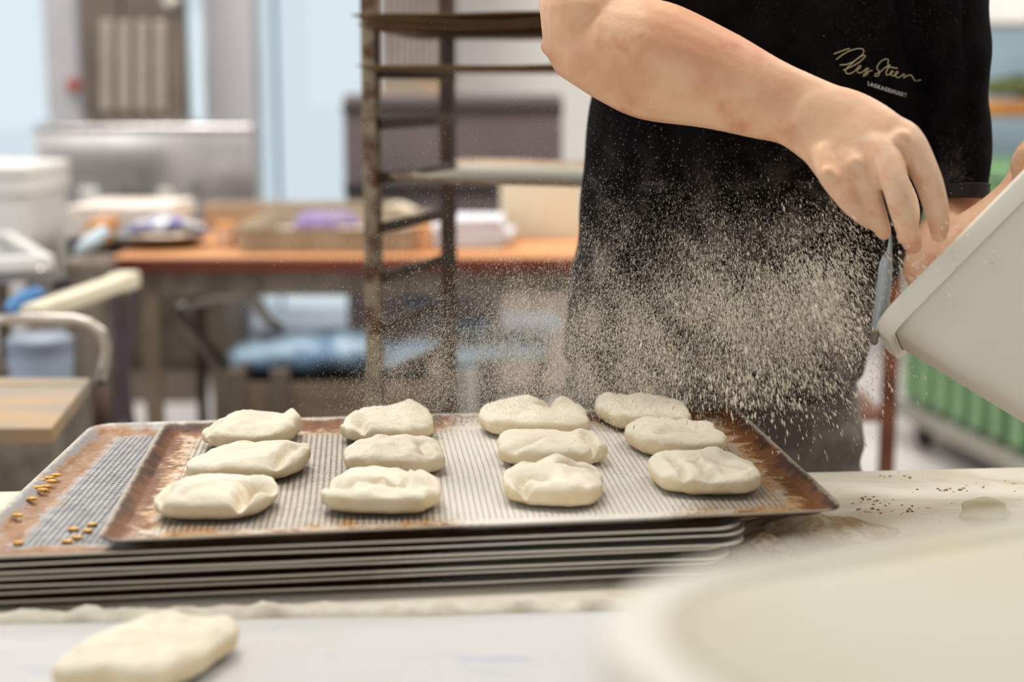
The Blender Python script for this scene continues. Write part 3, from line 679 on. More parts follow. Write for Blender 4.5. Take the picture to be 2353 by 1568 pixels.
for k in range(6):
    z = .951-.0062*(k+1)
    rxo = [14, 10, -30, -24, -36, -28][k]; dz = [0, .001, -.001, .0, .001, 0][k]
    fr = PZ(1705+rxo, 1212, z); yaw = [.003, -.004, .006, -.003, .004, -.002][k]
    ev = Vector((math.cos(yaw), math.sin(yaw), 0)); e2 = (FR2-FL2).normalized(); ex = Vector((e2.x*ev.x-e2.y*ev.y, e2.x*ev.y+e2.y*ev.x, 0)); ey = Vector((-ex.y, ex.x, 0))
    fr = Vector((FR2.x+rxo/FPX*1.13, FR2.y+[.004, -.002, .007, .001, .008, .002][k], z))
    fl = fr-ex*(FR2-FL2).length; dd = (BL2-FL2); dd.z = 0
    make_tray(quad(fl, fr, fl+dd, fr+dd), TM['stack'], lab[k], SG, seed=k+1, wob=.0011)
# trays on the rack
p1, side, front = RACK
for k, (li, up, lb_) in enumerate(((0, -.021, 'dark warped baking tray lowest in the bundle on the top rack level'), (0, -.013, 'dark warped baking tray in the middle of the bundle on the top rack level'), (0, -.005, 'dark warped baking tray uppermost in the bundle on the top rack level'), (1, 0, 'thin baking tray alone on the second rack level'))):
    z = levels[li]+.010+up
    a = Vector((p1.x, p1.y, z))+front.normalized()*(-.005+.01*(k % 2))-side.normalized()*(.05+.01*k); fx = front.normalized()*.58; sy = side.normalized()*.42
    make_tray(quad(a, a+fx, a+sy, a+fx+sy), TM['rack'], lb_, 'trays on the cooling rack', seed=k+9, wob=.007 if k < 3 else .004, hgt=.007)
zz = 1.181
make_tray(quad(PZ(884, 404, zz), PZ(1520, 424, zz), PZ(1070, 362, zz), PZ(1600, 378, zz)), TM['racklight'], 'light metal baking tray on the fourth rack level beside the baker', 'trays on the cooling rack', seed=4, wob=.002, hgt=.008)
# a second thin tray warped on the top level
# ------------------------------------------------------------------ work table
WT = empty('work_table', (0, 1.0, 0), 'pale floured bakery work table carrying the tray stack', 'table')
def table_mat():
    t = NT('floured_table_top'); v = t.obj(); n1 = t.noise(t.scale(v, (1, 2, 1)), 5, 5, .6, .6); n2 = t.noise(v, 60, 4, .7); n3 = t.noise(v, 1.8, 3)
    c = t.mix(t.ramp(n1, .42, .58), lin(216, 209, 194), lin(196, 184, 162))
    c = t.mix(t.ramp(t.math('ADD', n2, t.math('MULTIPLY', n1, .4)), .84, .95), c, lin(150, 108, 60))
    t.bump(n2, .0008); return t.done(c, .7)
TMAT = table_mat()
bl = PZ(-400, 1140, TABZ); br = PZ(2800, 1064, TABZ)
dirx = (br-bl).normalized()
blx = bl-dirx*.5; brx = br+dirx*.4; nv = Vector((dirx.y, -dirx.x, 0))
dep = 1.35
poly = [(blx+nv*dep), (brx+nv*dep), brx, blx]
tp = MB(); prism(tp, [(p.x, p.y) for p in poly], TABZ-.04, TABZ); tp.build('table_top', TMAT, WT)
for (a, b) in ((poly[0], poly[1]), (poly[2], poly[3])):
    s_ = .06 if a is poly[0] else -.06
    MB().bar(a-nv*s_+Vector((0, 0, TABZ-.08-a.z)), b-nv*s_+Vector((0, 0, TABZ-.08-b.z)), .03, .07).build('rail', M['steel_dull'], WT)
for p, sx, sy in ((poly[0], 1, -1), (poly[1], -1, -1), (poly[2], -1, 1), (poly[3], 1, 1)):
    c = p+dirx*.08*sx+nv*.08*sy; MB().box((c.x, c.y, (TABZ-.04)/2), (.06, .06, TABZ-.04), None, .005).build('leg', M['steel'], WT)
for o in WT.children:
    pass
# pale proofing cloth in front (thin, with faint blue print)
def cloth_mat():
    t = NT('proofing_cloth'); v = t.obj(); n1 = t.noise(t.scale(v, (1, 3, 1)), 16, 4, .6, .8)
    n2 = t.noise(v, 7, 3)
    c = t.mix(t.math('MULTIPLY', t.ramp(n1, .56, .72), .55), lin(198, 197, 196), lin(166, 168, 196))
    c = t.mix(t.ramp(n2, .5, .7, 0, .3), c, lin(192, 187, 176)); t.bump(n1, .001); return t.done(c, .85)
fa = PZ(-300, 1452, TABZ); fb = PZ(1900, 1402, TABZ); d2 = (fb-fa).normalized(); n2_ = Vector((d2.y, -d2.x, 0))
mb = MB(); nx, ny = 60, 24
vs = []
for j in range(ny+1):
    for i in range(nx+1):
        p = fa-d2*.2+d2*(1.25*i/nx)+n2_*(.004+.42*j/ny)
        vs.append((p.x, p.y, TABZ+.0030+.0016*noise.noise(Vector((p.x*9, p.y*14, 0)))))
mb.add(vs, [(j*(nx+1)+i, (j+1)*(nx+1)+i, (j+1)*(nx+1)+i+1, j*(nx+1)+i+1) for j in range(ny) for i in range(nx)])
pcl = mb.build('proofing_cloth', cloth_mat(), None, True); s_ = pcl.modifiers.new('t', 'SOLIDIFY'); s_.thickness = .0018; s_.offset = 0
tag(pcl, 'white proofing cloth with faint blue marks lying along the front of the table', 'cloth')
# flour ridge
FLM = pm('loose_flour', lin(212, 206, 192), lin(198, 189, 172), 70, .95, bump=.0012, lo=.35, hi=.7)
def heap(name, label, cat, pts, mat, hfun, res=.004, jag=.3):
    """heightfield pile over an elongated footprint: pts = centreline, hfun(s)->(halfwidth, height)"""
    vs = []; fs = []; ns = len(pts); nw = 14
    for i, p in enumerate(pts):
        t = (pts[min(i+1, ns-1)]-pts[max(i-1, 0)]).normalized(); q = Vector((-t.y, t.x, 0)); hw, hh = hfun(i/(ns-1), i)
        for j in range(nw+1):
            a = j/nw*2-1; ww = hw*(1+jag*noise.noise(Vector((p.x*40, p.y*40, 3 if a > 0 else 9))))
            c = p+q*a*ww; z = hh*(1-a*a)**.8*(1+.35*noise.noise(Vector((c.x*55, c.y*55, 1)))+.2*noise.noise(Vector((c.x*150, c.y*150, 1))))
            vs.append((c.x, c.y, TABZ+(z if abs(a) < 1 else 0)))
    fs = [(i*(nw+1)+j, (i+1)*(nw+1)+j, (i+1)*(nw+1)+j+1, i*(nw+1)+j+1) for i in range(ns-1) for j in range(nw)]
    o = MB().add(vs, fs).build(name, mat, None, True)
    return tag(o, label, cat, None, 'stuff')
ra = PZ(-200, 1432, TABZ); rb_ = PZ(1480, 1396, TABZ)
pts = [ra.lerp(rb_, i/220) for i in range(221)]
heap('flour_ridge', 'long low ridge of flour in front of the tray stack', 'flour', pts, FLM, lambda s, i: (.0125*(1+.4*noise.noise(Vector((i*.06, 0, 0)))), .0075*(1+.5*noise.noise(Vector((i*.09, 5, 0))))), jag=.35)
# flour and crumb heap at the right of the stack
HM = (lambda: None)
def heap_mat():
    t = NT('crumbly_flour'); v = t.obj(); n1 = t.noise(v, 30, 6, .65); n2 = t.noise(v, 220, 4, .7)
    c = t.mix(t.ramp(n1, .4, .6), lin(212, 198, 172), lin(176, 148, 112)); c = t.mix(t.ramp(n2, .58, .68), c, lin(110, 80, 52)); t.bump(n2, .0015); return t.done(c, .95)
def mound(name, label, cat, cpx, cpy, rx, ry, hh, mat, rot=0, seed=0, kind='stuff'):
    c = PZ(cpx, cpy, TABZ); vs = [(c.x, c.y, TABZ+hh)]; nr, na = 22, 60; ca, sa = math.cos(rot), math.sin(rot)
    for i in range(1, nr+1):
        for j in range(na):
            a = 2*math.pi*j/na; r = i/nr; wob = 1+.35*noise.noise(Vector((math.cos(a)*1.4, math.sin(a)*1.4, seed)))
            x, y = rx*r*wob*math.cos(a), ry*r*wob*math.sin(a); X, Y = c.x+x*ca-y*sa, c.y+x*sa+y*ca
            z = hh*max(0, 1-r)**1.1*(1+.5*noise.noise(Vector((X*40, Y*40, seed))))+ (.0022*noise.noise(Vector((X*130, Y*130, seed)))+.001)*(1-r**4)
            vs.append((X, Y, TABZ+max(z, 0) if i < nr else TABZ))
    fs = [(0, 1+j, 1+(j+1) % na) for j in range(na)]+[(1+(i-1)*na+j, 1+i*na+j, 1+i*na+(j+1) % na, 1+(i-1)*na+(j+1) % na) for i in range(1, nr) for j in range(na)]
    return tag(MB().add(vs, fs).build(name, mat, None, True), label, cat, None, kind)
HMAT = heap_mat()
mound('flour_heap', 'speckled beige heap of flour and crumbs right of the tray stack', 'flour', 1850, 1240, .085, .060, .026, HMAT, .1, 2)
mound('flour_heap', 'thin white flour drift spreading right behind the foreground tub', 'flour', 2080, 1275, .16, .045, .008, FLM, .1, 5)
mound('flour_heap', 'brownish crumb patch beside the tray stack corner', 'flour', 1755, 1275, .05, .05, .016, pm('brown_crumbs', lin(196, 172, 138), lin(146, 112, 78), 120, .9, bump=.001), 0, 7)
# dough scrap and crumbs
def lump(c, rx, ry, rz, seed, amp=.18, sq=2., nu=26, nv_=14):
    vs = []; 
    for i in range(nv_+1):
        ph = -math.pi/2+math.pi*i/nv_
        for j in range(nu):
            th = 2*math.pi*j/nu; f = lambda x, e: math.copysign(abs(x)**e, x)
            d = Vector((f(math.cos(ph), .8)*f(math.cos(th), 2/sq), f(math.cos(ph), .8)*f(math.sin(th), 2/sq), f(math.sin(ph), .8)))
            k = 1+amp*noise.noise(d*1.6+Vector((seed*3.1, seed, 0)))
            vs.append((c[0]+d.x*rx*k, c[1]+d.y*ry*k, c[2]+d.z*rz*k))
    fs = [(i*nu+j, i*nu+(j+1) % nu, (i+1)*nu+(j+1) % nu, (i+1)*nu+j) for i in range(nv_) for j in range(nu)]
    return vs, fs
c = PZ(2262, 1190, TABZ); vs, fs = lump((c.x, c.y, TABZ+.006), .022, .016, .012, 4, .25)
DOUGHY = pm('yellowish_dough', lin(232, 222, 190), lin(222, 206, 168), 40, .7, bump=.001)
tag(MB().add(vs, fs).build('dough_scrap', DOUGHY, None, True), 'small yellowish dough scrap on the table at the far right', 'dough scrap')
mb = MB(); rnd = random.Random(9)
for k in range(90):
    g = rnd.choice([(2000, 1155, 60, 16), (1985, 1150, 40, 12), (2165, 1128, 40, 5), (2050, 1098, 90, 8), (1800, 1215, 90, 20), (1700, 1290, 30, 12), (2060, 1175, 60, 12), (2250, 1125, 80, 30)])
    c = PZ(rnd.gauss(g[0], g[2]*.6), rnd.gauss(g[1], g[3]*.6), TABZ); r_ = rnd.uniform(.0003, .0011)
    vs, fs = lump((c.x, c.y, TABZ+r_*.6+(.006 if g[0] in (1800, 1700) else 0)), r_*rnd.uniform(1, 2.4), r_, r_*.7, k, .4, 2, 6, 4); mb.add(vs, fs)
tag(mb.build('crumb_scatter', pm('brown_crumb', lin(176, 134, 84), lin(110, 76, 44), 300, .9)), 'scattered brown crumbs on the table right of the dough tray', 'crumbs', None, 'stuff')

# ------------------------------------------------------------------ dough pieces
def dough_mat():
    t = NT('dough'); v = t.obj(); g = t.n('ShaderNodeNewGeometry'); nz = t.xyz(g.outputs['Normal'])[2]
    n1 = t.noise(v, 34, 5, .6); n2 = t.noise(v, 420, 3, .7); n3 = t.noise(v, 120, 4, .6, .5)
    c = t.mix(t.ramp(n1, .35, .7), lin(230, 214, 182), lin(220, 198, 158))
    up = t.math('ADD', nz, t.math('MULTIPLY', t.math('SUBTRACT', n1, .5), 1.6))     # flour on upward faces; yellower sides put bounced light into the colour
    c = t.mix(t.math('MULTIPLY', t.ramp(up, .05, .75), .85), c, lin(229, 221, 204))
    c = t.mix(t.math('MULTIPLY', t.ramp(n3, .62, .74), .45), c, lin(186, 162, 118))
    t.bump(t.math('ADD', t.math('MULTIPLY', n2, .5), t.math('MULTIPLY', n3, 1.4)), .0011, 1)
    t.b.inputs['Subsurface Weight'].default_value = .0
    return t.done(c, .8, 0, .25)
DM = dough_mat()
def dough_piece(name, c, w_, l_, h_, yaw, seed, label, group, bumps=(), folds=(), skew=0, mat=DM, amp=1.0):
    nu, nv_ = 84, 36; vs = []
    rnd = random.Random(seed); so = Vector((seed*5.3, seed*1.7, seed*.9))
    for i in range(nv_+1):
        ph = -math.pi/2+math.pi*i/nv_
        for j in range(nu):
            th = 2*math.pi*j/nu; f = lambda x, e: math.copysign(abs(x)**e, x)
            cp, sp = f(math.cos(ph), .55), f(math.sin(ph), .62)
            x, y, z = cp*f(math.cos(th), .62), cp*f(math.sin(th), .62), sp
            X, Y = x*w_/2, y*l_/2; Z = z*h_/2
            X += skew*Y
            # broad irregular outline and pillowy top
            o_ = Vector((x*1.2, y*1.2, 0))+so
            r = 1+.09*amp*noise.noise(o_*1.0)+.06*amp*noise.noise(o_*2.7)
            X *= r; Y *= r
            top = max(0, z)
            Z += top*(.20*h_*amp*noise.noise(Vector((x*1.5, y*1.5, seed)))+.12*h_*noise.noise(Vector((x*4, y*4, seed+3))))
            for bx, by, br, bh in bumps:
                Z += bh*h_*math.exp(-((x-bx)**2+(y-by)**2)/(br*br))*max(0, z+.3)
            for (x0, y0, x1, y1, dpt, wd_) in folds:
                px_, py_ = x1-x0, y1-y0; L2 = px_*px_+py_*py_; tt = max(0, min(1, ((x-x0)*px_+(y-y0)*py_)/L2))
                d = math.hypot(x-x0-px_*tt+.06*noise.noise(Vector((x*5, y*5, 1))), y-y0-py_*tt)
                g = math.exp(-(d/wd_)**2); Z -= dpt*h_*g*max(0, z+.4); X *= 1-.04*g; Y *= 1-.05*g
            q = Vector((X*1000, Y*1000, Z*1000)); nn = noise.noise(q*.12+so)*.0007+noise.noise(q*.35+so)*.00028
            X += nn*x; Y += nn*y; Z += nn
            Z = max(Z, -h_/2*.96)
            cy, sy = math.cos(yaw), math.sin(yaw)
            vs.append((c[0]+X*cy-Y*sy, c[1]+X*sy+Y*cy, c[2]+Z+h_*.5))
    fs = [(i*nu+j, i*nu+(j+1) % nu, (i+1)*nu+(j+1) % nu, (i+1)*nu+j) for i in range(nv_) for j in range(nu)]
    o = MB().add(vs, fs).build(name, mat, None, True)
    return tag(o, label, 'dough', group)
ZT = ZR-.0082
G = 'dough pieces on the top baking tray'
# (xl, xr, ytop, ybottom) in the photograph, yaw, skew, bumps, folds, label
D = [
 (343, 612, 1100, 1208, .06, .15, [(.75, .1, .3, -.5), (-.2, -.1, .5, .12)], [(.62, -.9, .62, .3, .5, .12), (-.85, -.8, -.8, .1, .4, .1)], 'front dough piece of the leftmost column, with a tucked right corner'),
 (738, 1008, 1088, 1195, -.03, 0, [(.45, -.1, .3, .28), (-.5, .4, .4, .12)], [(-.5, -.2, .3, -.35, .5, .13), (.2, -.3, .42, .35, .35, .08), (-.95, 0, -.6, -.5, .4, .1)], 'front dough piece of the second column, with a deep irregular crease'),
 (1160, 1390, 1065, 1178, -.04, 0, [(0, .2, .5, .25)], [(-.8, -.2, -.2, -.5, .45, .12), (.2, .1, .85, .35, .35, .1), (-.7, -.5, -.6, -.95, .5, .1)], 'front dough piece of the third column, rounded with a lip along its top'),
 (1503, 1750, 1047, 1150, -.05, -.1, [(-.3, .2, .6, .15)], [(-.2, -.3, .1, -1, .35, .06), (-.6, .1, -.5, -.9, .25, .07), (.1, 0, .7, -.5, .2, .06)], 'front dough piece of the rightmost column, wrinkled and oval, farthest right'),
 (430, 684, 1023, 1122, .08, .25, [(.7, .2, .3, .2), (-.2, .1, .4, -.1)], [(.72, -.8, .75, .5, .3, .1)], 'middle dough piece of the leftmost column, slanting and smooth'),
 (780, 1016, 1012, 1104, -.03, 0, [(.2, .3, .4, .12)], [(.7, -.6, .5, .4, .25, .1)], 'middle dough piece of the second column, a smooth oval'),
 (1143, 1394, 993, 1086, .02, 0, [(.6, .2, .3, .15)], [(.75, -.9, .7, .2, .35, .08), (-.7, -.8, -.3, -.2, .2, .1)], 'middle dough piece of the third column, long with a puckered right end'),
 (1452, 1672, 965, 1062, -.05, -.15, [(-.1, .1, .6, .1)], [(-.4, -.6, .3, -.5, .15, .1)], 'middle dough piece of the rightmost column, tan and round'),
 (463, 668, 947, 1042, .04, .15, [(-.3, .1, .4, .15), (.8, .5, .2, .2)], [(-.8, -.7, -.75, .2, .3, .1)], 'back dough piece of the leftmost column'),
 (780, 993, 937, 1030, .0, 0, [(.4, .7, .35, .25)], [(-.5, -.9, -.7, -.2, .45, .12)], 'back dough piece of the second column, with a folded left corner'),
 (1100, 1352, 921, 1016, -.04, -.1, [(-.2, .3, .45, .3), (.55, .5, .22, .3)], [(.3, .2, .4, .9, .4, .1)], 'back dough piece of the third column, humped with a knob'),
 (1383, 1592, 906, 1000, -.16, -.25, [(-.7, .5, .3, .15), (.2, .4, .4, .15)], [(-.3, -.6, -.5, -.1, .2, .1)], 'back dough piece of the rightmost column, squarish with a raised corner'),
]
for k, (xl, xr, yt, yb, yaw, sk_, bps, fds, lb_) in enumerate(D):
    f_ = PZ((xl+xr)/2, yb-4, ZT+.001); h_ = .024
    # depth from the projected top edge
    bk_ = PZ((xl+xr)/2, yt, ZT+h_*.86); l_ = max(.062, min(.095, (bk_.y-f_.y)*1.10+.008)); w_ = (xr-xl)/FPX*(f_.y+l_/2)*1.0
    dough_piece('dough_piece', (f_.x, f_.y+l_/2-.001, ZT+.0005), w_, l_, h_, yaw, k+1, lb_, G, bps, fds, sk_)
c = PZ(345, 1560, TABZ)
dough_piece('dough_piece', (c.x, c.y+.005, TABZ+.004), .088, .11, .026, -.12, 21, 'blurred dough piece on the proofing cloth at the front left', None, [(0, .3, .5, .1)], [], .25)
# ------------------------------------------------------------------ seeds
SM = pm('golden_seed', lin(224, 172, 70), lin(198, 138, 44), 300, .45)
clump = [(92, 1103), (112, 1098), (129, 1094), (104, 1118), (84, 1120), (118, 1108), (98, 1126), (73, 1146), (40, 1184)]
loose = [(168, 1217, 'seed lying second from the dough tray corner'), (201, 1221, 'seed nearest the front left corner of the dough tray'), (178, 1236, 'seed in front of the two by the tray corner'), (42, 1249, 'seed alone near the front edge at the far left'), (155, 1245, 'pale seed flake near the stack front edge'), (212, 1206, 'seed half under the dough tray edge')]
for k, (px, py) in enumerate(clump):
    c = PZ(px, py, .949); vs, fs = lump((c.x, c.y, .9488+(.001 if k in (2, 5) else 0)), .0052, .0032, .0015, k, .2, 2, 14, 8)
    o = MB().add(vs, fs).build('seed', SM, None, True); tag(o, 'golden seed in the clump along the left rim of the grey tray' if k < 7 else ['golden seed just below the clump on the left rim', 'golden seed lowest on the left rim of the grey tray'][k-7], 'seed', 'golden seeds on the grey tray')
for k, (px, py, lb_) in enumerate(loose):
    c = PZ(px, py, .946); vs, fs = lump((c.x, c.y, .9464), .0048, .0034, .0014, k+20, .2, 2, 14, 8)
    tag(MB().add(vs, fs).build('seed', SM, None, True), 'golden '+lb_ if 'pale' not in lb_ else lb_, 'seed', 'golden seeds on the grey tray')
#SECTION4
# ------------------------------------------------------------------ right background
GR = 'green crates stacked on the dolly'
base = Vector((1.60, 4.62, 0)); dv = (Vector((1.45, 5.5, 0))-base).normalized(); rv = Vector((dv.y, -dv.x, 0)); yawc = math.atan2(rv.y, rv.x)
Lc, Wc = 1.1, .62; cc = base+dv*(Lc/2-.22)+rv*Wc/2
def crate(z0, hh, label):
    T = Matrix.Translation((cc.x, cc.y, z0)) @ Matrix.Rotation(yawc, 4, 'Z')
    mb = MB(); mb.M = T; e = rbox_loft(mb, [(0, 0, 0, Wc/2-.02, Lc/2-.02), (0, 0, .01, Wc/2-.012, Lc/2-.012), (0, 0, hh-.05, Wc/2-.006, Lc/2-.006), (0, 0, hh-.012, Wc/2-.006, Lc/2-.006), (0, 0, hh-.012, Wc/2-.02, Lc/2-.02), (0, 0, .03, Wc/2-.03, Lc/2-.03)], .03)
    rb = MB(); rb.M = T
    for k in range(8):
        y = -Lc/2+.08+k*(Lc-.16)/7
        for s_ in (-1, 1): rb.box((s_*(Wc/2+.004), y, hh/2-.02), (.034, .07, hh-.09), None, .008)
    for k in range(8):
        x = -Wc/2+.06+k*(Wc-.12)/7
        for s_ in (-1, 1): rb.box((x, s_*(Lc/2-.002), hh/2-.02), (.03, .016, hh-.1), None, .005)
    rm = MB(); rm.M = T
    for s_ in (-1, 1): rm.box((s_*(Wc/2), 0, hh-.03), (.028, Lc+.02, .04), None, .008); rm.box((0, s_*Lc/2, hh-.03), (Wc+.02, .028, .04), None, .008)
    o = one('plastic_crate', mb, M['green'], label, 'crate', GR, parts=[('ribs', rb, M['green']), ('rim', rm, M['green'])])
crate(.17, .34, 'lowest green ribbed plastic crate on the grey dolly'); crate(.515, .30, 'middle green ribbed plastic crate of the stack'); crate(.82, .25, 'top green ribbed plastic crate, beside the baker\'s elbow')
dl = MB(); dl.M = Matrix.Translation((cc.x, cc.y, .135)) @ Matrix.Rotation(yawc, 4, 'Z'); dl.box((0, 0, 0), (Wc+.05, Lc+.06, .06), None, .012)
wh = []
for sx in (-1, 1):
    for sy in (-1, 1):
        q = MB(); q.M = Matrix.Translation((cc.x, cc.y, .052)) @ Matrix.Rotation(yawc, 4, 'Z') @ Matrix.Translation((sx*(Wc/2-.05), sy*(Lc/2-.1), 0)) @ Matrix.Rotation(math.pi/2, 4, 'Y')
        q.lathe([(.035, -.018), (.05, -.014), (.05, .014), (.035, .018)]); wh.append(('wheel', q, M['black']))
one('dolly', dl, M['dolly_grey'], 'grey plastic dolly on wheels under the green crates', 'dolly', parts=wh)
# shelf on the right with bundles
sx0, sx1 = P(2225, 250, 6.2).x, 3.3; sz = P(2300, 250, 6.2).z
sh = empty('shelf_unit', ((sx0+sx1)/2, 6.4, 0), 'shelf unit with an amber wooden board at the right behind the green crates', 'shelf')
MB().box(((sx0+sx1)/2, 6.4, sz), (sx1-sx0, .45, .065), None, .01).build('shelf_board', pm('amber_board', lin(190, 136, 66), lin(160, 104, 42), 4, .5), sh)
MB().box(((sx0+sx1)/2, 6.4, P(2300, 20, 6.2).z), (sx1-sx0, .45, .12), None, .01).build('shelf_board', M['white_plastic'], sh)
MB().box(((sx0+sx1)/2, 6.4, .5), (sx1-sx0, .45, .04), None, .01).build('shelf_board', M['steel_dull'], sh)
for x_ in (sx0+.02, sx1-.02):
    for y_ in (6.2, 6.6): MB().box((x_, y_, .85), (.035, .035, 1.7), None, .004).build('post', M['dolly_grey'], sh)
blob('cloth_bundle', 'grey and olive cloth bundle lying on the amber shelf', 'cloth', M['green_dark'], [(2300, 200, 45, .2), (2360, 203, 50, .2), (2430, 198, 50, .2), (2340, 188, 36, .25)], 6.2, flat=.5)
struct(MB().box((2.9, WB-.03, 1.55), (1.5, .04, 1.7), None, .01).build('trim_2', pm('pale_blue_panel', lin(166, 192, 206), None, 3, .5)))
struct(MB().box((2.16, WB-.05, 1.55), (.05, .06, 1.7), None, .01).build('trim_3', M['white_plastic']))
# rusty rack behind the baker's hip with a bag
rr = empty('storage_rack', (.6, 3.2, 0), 'rusty red brown rack post standing right behind the baker', 'rack')
px_ = P(2043, 900, 3.1).x
for x_, y_ in ((px_, 3.1), (px_-.42, 3.1), (px_, 3.5), (px_-.42, 3.5)):
    MB().box((x_+(0 if y_ < 3.3 else -.03), y_, .62), (.03, .03, 1.24), None, .003).build('post', M['rust_post'], rr)
for z_ in (.30, .62, .95):
    MB().box((px_-.225, 3.3, z_), (.45, .42, .016), None, .003).build('shelf_board', M['rust_post'], rr)
tag(remeshed(MB().limb([(px_-.10, 3.16, .33), (px_-.10, 3.18, .42), (px_-.09, 3.18, .50)], [.07, .09, .05], [.06, .07, .04], nrm=(0, -1, 0)), 'paper_bag', pm('blue_white_bag', lin(206, 208, 220), lin(112, 120, 170), 9, .6), None, .008), 'blue and white bag on the shelf of the rusty rack', 'bag')

# ------------------------------------------------------------------ tubs
PL = (lambda: None)
def tub_mat():
    t = NT('off_white_tub_plastic'); v = t.obj(); n1 = t.noise(v, 7, 3, .5); n2 = t.noise(v, 16, 4, .6)
    c = t.mix(t.ramp(n1, .4, .7), lin(222, 217, 205), lin(215, 208, 192)); c = t.mix(t.math('MULTIPLY', t.ramp(n2, .62, .76), .5), c, lin(224, 206, 150))
    return t.done(c, .5, 0, .35)
TUB = tub_mat()
def tub_mesh(hx, hy, depth, taper, rimw, rimh, r=.05, th=.004):
    """open tub: opening at z=0 facing +z, body below"""
    s = [(0, 0, -depth, hx-taper-.02, hy-taper-.02), (0, 0, -depth+.004, hx-taper-.006, hy-taper-.006), (0, 0, -depth+.02, hx-taper, hy-taper), (0, 0, -rimh-.001, hx-.001, hy-.001), (0, 0, -rimh+.003, hx-.001, hy-.001)]
    rim = [(0, 0, -rimh, hx, hy), (0, 0, -rimh-.002, hx+rimw, hy+rimw), (0, 0, -rimh*.5, hx+rimw*1.1, hy+rimw*1.1), (0, 0, -.003, hx+rimw, hy+rimw), (0, 0, 0, hx+rimw*.6, hy+rimw*.6), (0, 0, 0, hx-.001, hy-.001), (0, 0, -.004, hx-th, hy-th), (0, 0, -rimh, hx-th, hy-th)]
    inn = [(0, 0, -rimh, hx-th, hy-th), (0, 0, -depth+.02, hx-taper-th, hy-taper-th), (0, 0, -depth+.006, hx-taper-.02, hy-taper-.02)]
    return s, rim, inn
def tub(name, Mx, hx, hy, depth, taper, rimw, rimh, label, r=.05):
    s, rim, inn = tub_mesh(hx, hy, depth, taper, rimw, rimh)
    b = MB(); b.M = Mx; rbox_loft(b, s+inn, r)          # one closed shell: outside then inside
    q = MB(); q.M = Mx; rbox_loft(q, rim, r); q.f = [f for f in q.f if len(f) == 4]
    return one(name, b, TUB, label, 'tub', parts=[('rim', q, TUB)], smooth=True, auto=40)
# near tub standing on the table in the right foreground
zr = 1.137
A = PZ(1190, 1345, zr); B = PZ(2353, 1168, zr); ex = (B-A); ex.z = 0; ex.normalize(); ey = Vector((-ex.y, ex.x, 0))
hx, hy = .22, .17; cen = A+ex*(hx+.012)-ey*(hy+.012)
Mx = Matrix(((ex.x, ey.x, 0, cen.x), (ex.y, ey.y, 0, cen.y), (0, 0, 1, zr), (0, 0, 0, 1)))
tub('dough_tub', Mx, hx, hy, zr-TABZ-.004, .02, .012, .02, 'large blurred off-white plastic tub in the right foreground', .08)
DT = (cen, ex, ey)
# dough inside the near tub, filling it nearly to the rim
mb = MB(); mb.M = Mx
secs = [(0, 0, -.06, hx-.012, hy-.012), (0, 0, -.010, hx-.0055, hy-.0055), (0, 0, -.003, hx-.0058, hy-.0058)]+[(0, 0, -.002+.007*(1-(1-k/8)**2), (hx-.012)*(1-k/9), (hy-.012)*(1-k/9)) for k in range(9)]
rbox_loft(mb, secs, .07, 10); NEAR_DOUGH = (mb.v, mb.f)
def tubdough_mat():
    t = NT('pale_resting_dough'); v = t.obj(); n2 = t.noise(v, 14, 3, .6)
    c = t.mix(t.ramp(t.noise(v, 5, 2), .4, .6), lin(198, 192, 176), lin(191, 183, 162)); c = t.mix(t.math('MULTIPLY', t.ramp(n2, .6, .72), .6), c, lin(218, 202, 150)); return t.done(c, .8)
tag(mb.build('dough_mass', tubdough_mat(), None, True), 'smooth pale dough with faint yellow spots filling the foreground tub', 'dough')
# tilted tub held by the baker at the right
YT = 1.30
c0 = P(1998, 752, YT); c1 = P(2330, 415, YT)
u = (c1-c0).normalized()                      # along the rim, up to the right
vw = Vector((0, 1, 0)); dn = (u.cross(vw)).normalized()
if dn.z > 0: dn = -dn
# body runs down to the right; opening faces up to the left
hxt, hyt = .19, .085; tl = math.radians(24)
xax = u; yax = (Vector((0, 1, 0))*math.cos(tl)+dn*math.sin(tl)).normalized(); zax = xax.cross(yax)
if zax.dot(dn) > 0: zax = -zax; yax = zax.cross(xax)
mid = c0+u*(hxt+.012)+yax*(hyt if yax.y > 0 else -hyt)
Mt = Matrix(((xax.x, yax.x, zax.x, mid.x), (xax.y, yax.y, zax.y, mid.y), (xax.z, yax.z, zax.z, mid.z), (0, 0, 0, 1)))
tub('flour_tub', Mt, hxt, hyt, .24, .038, .009, .017, 'tilted off-white plastic flour tub held at the right by the baker', .028)
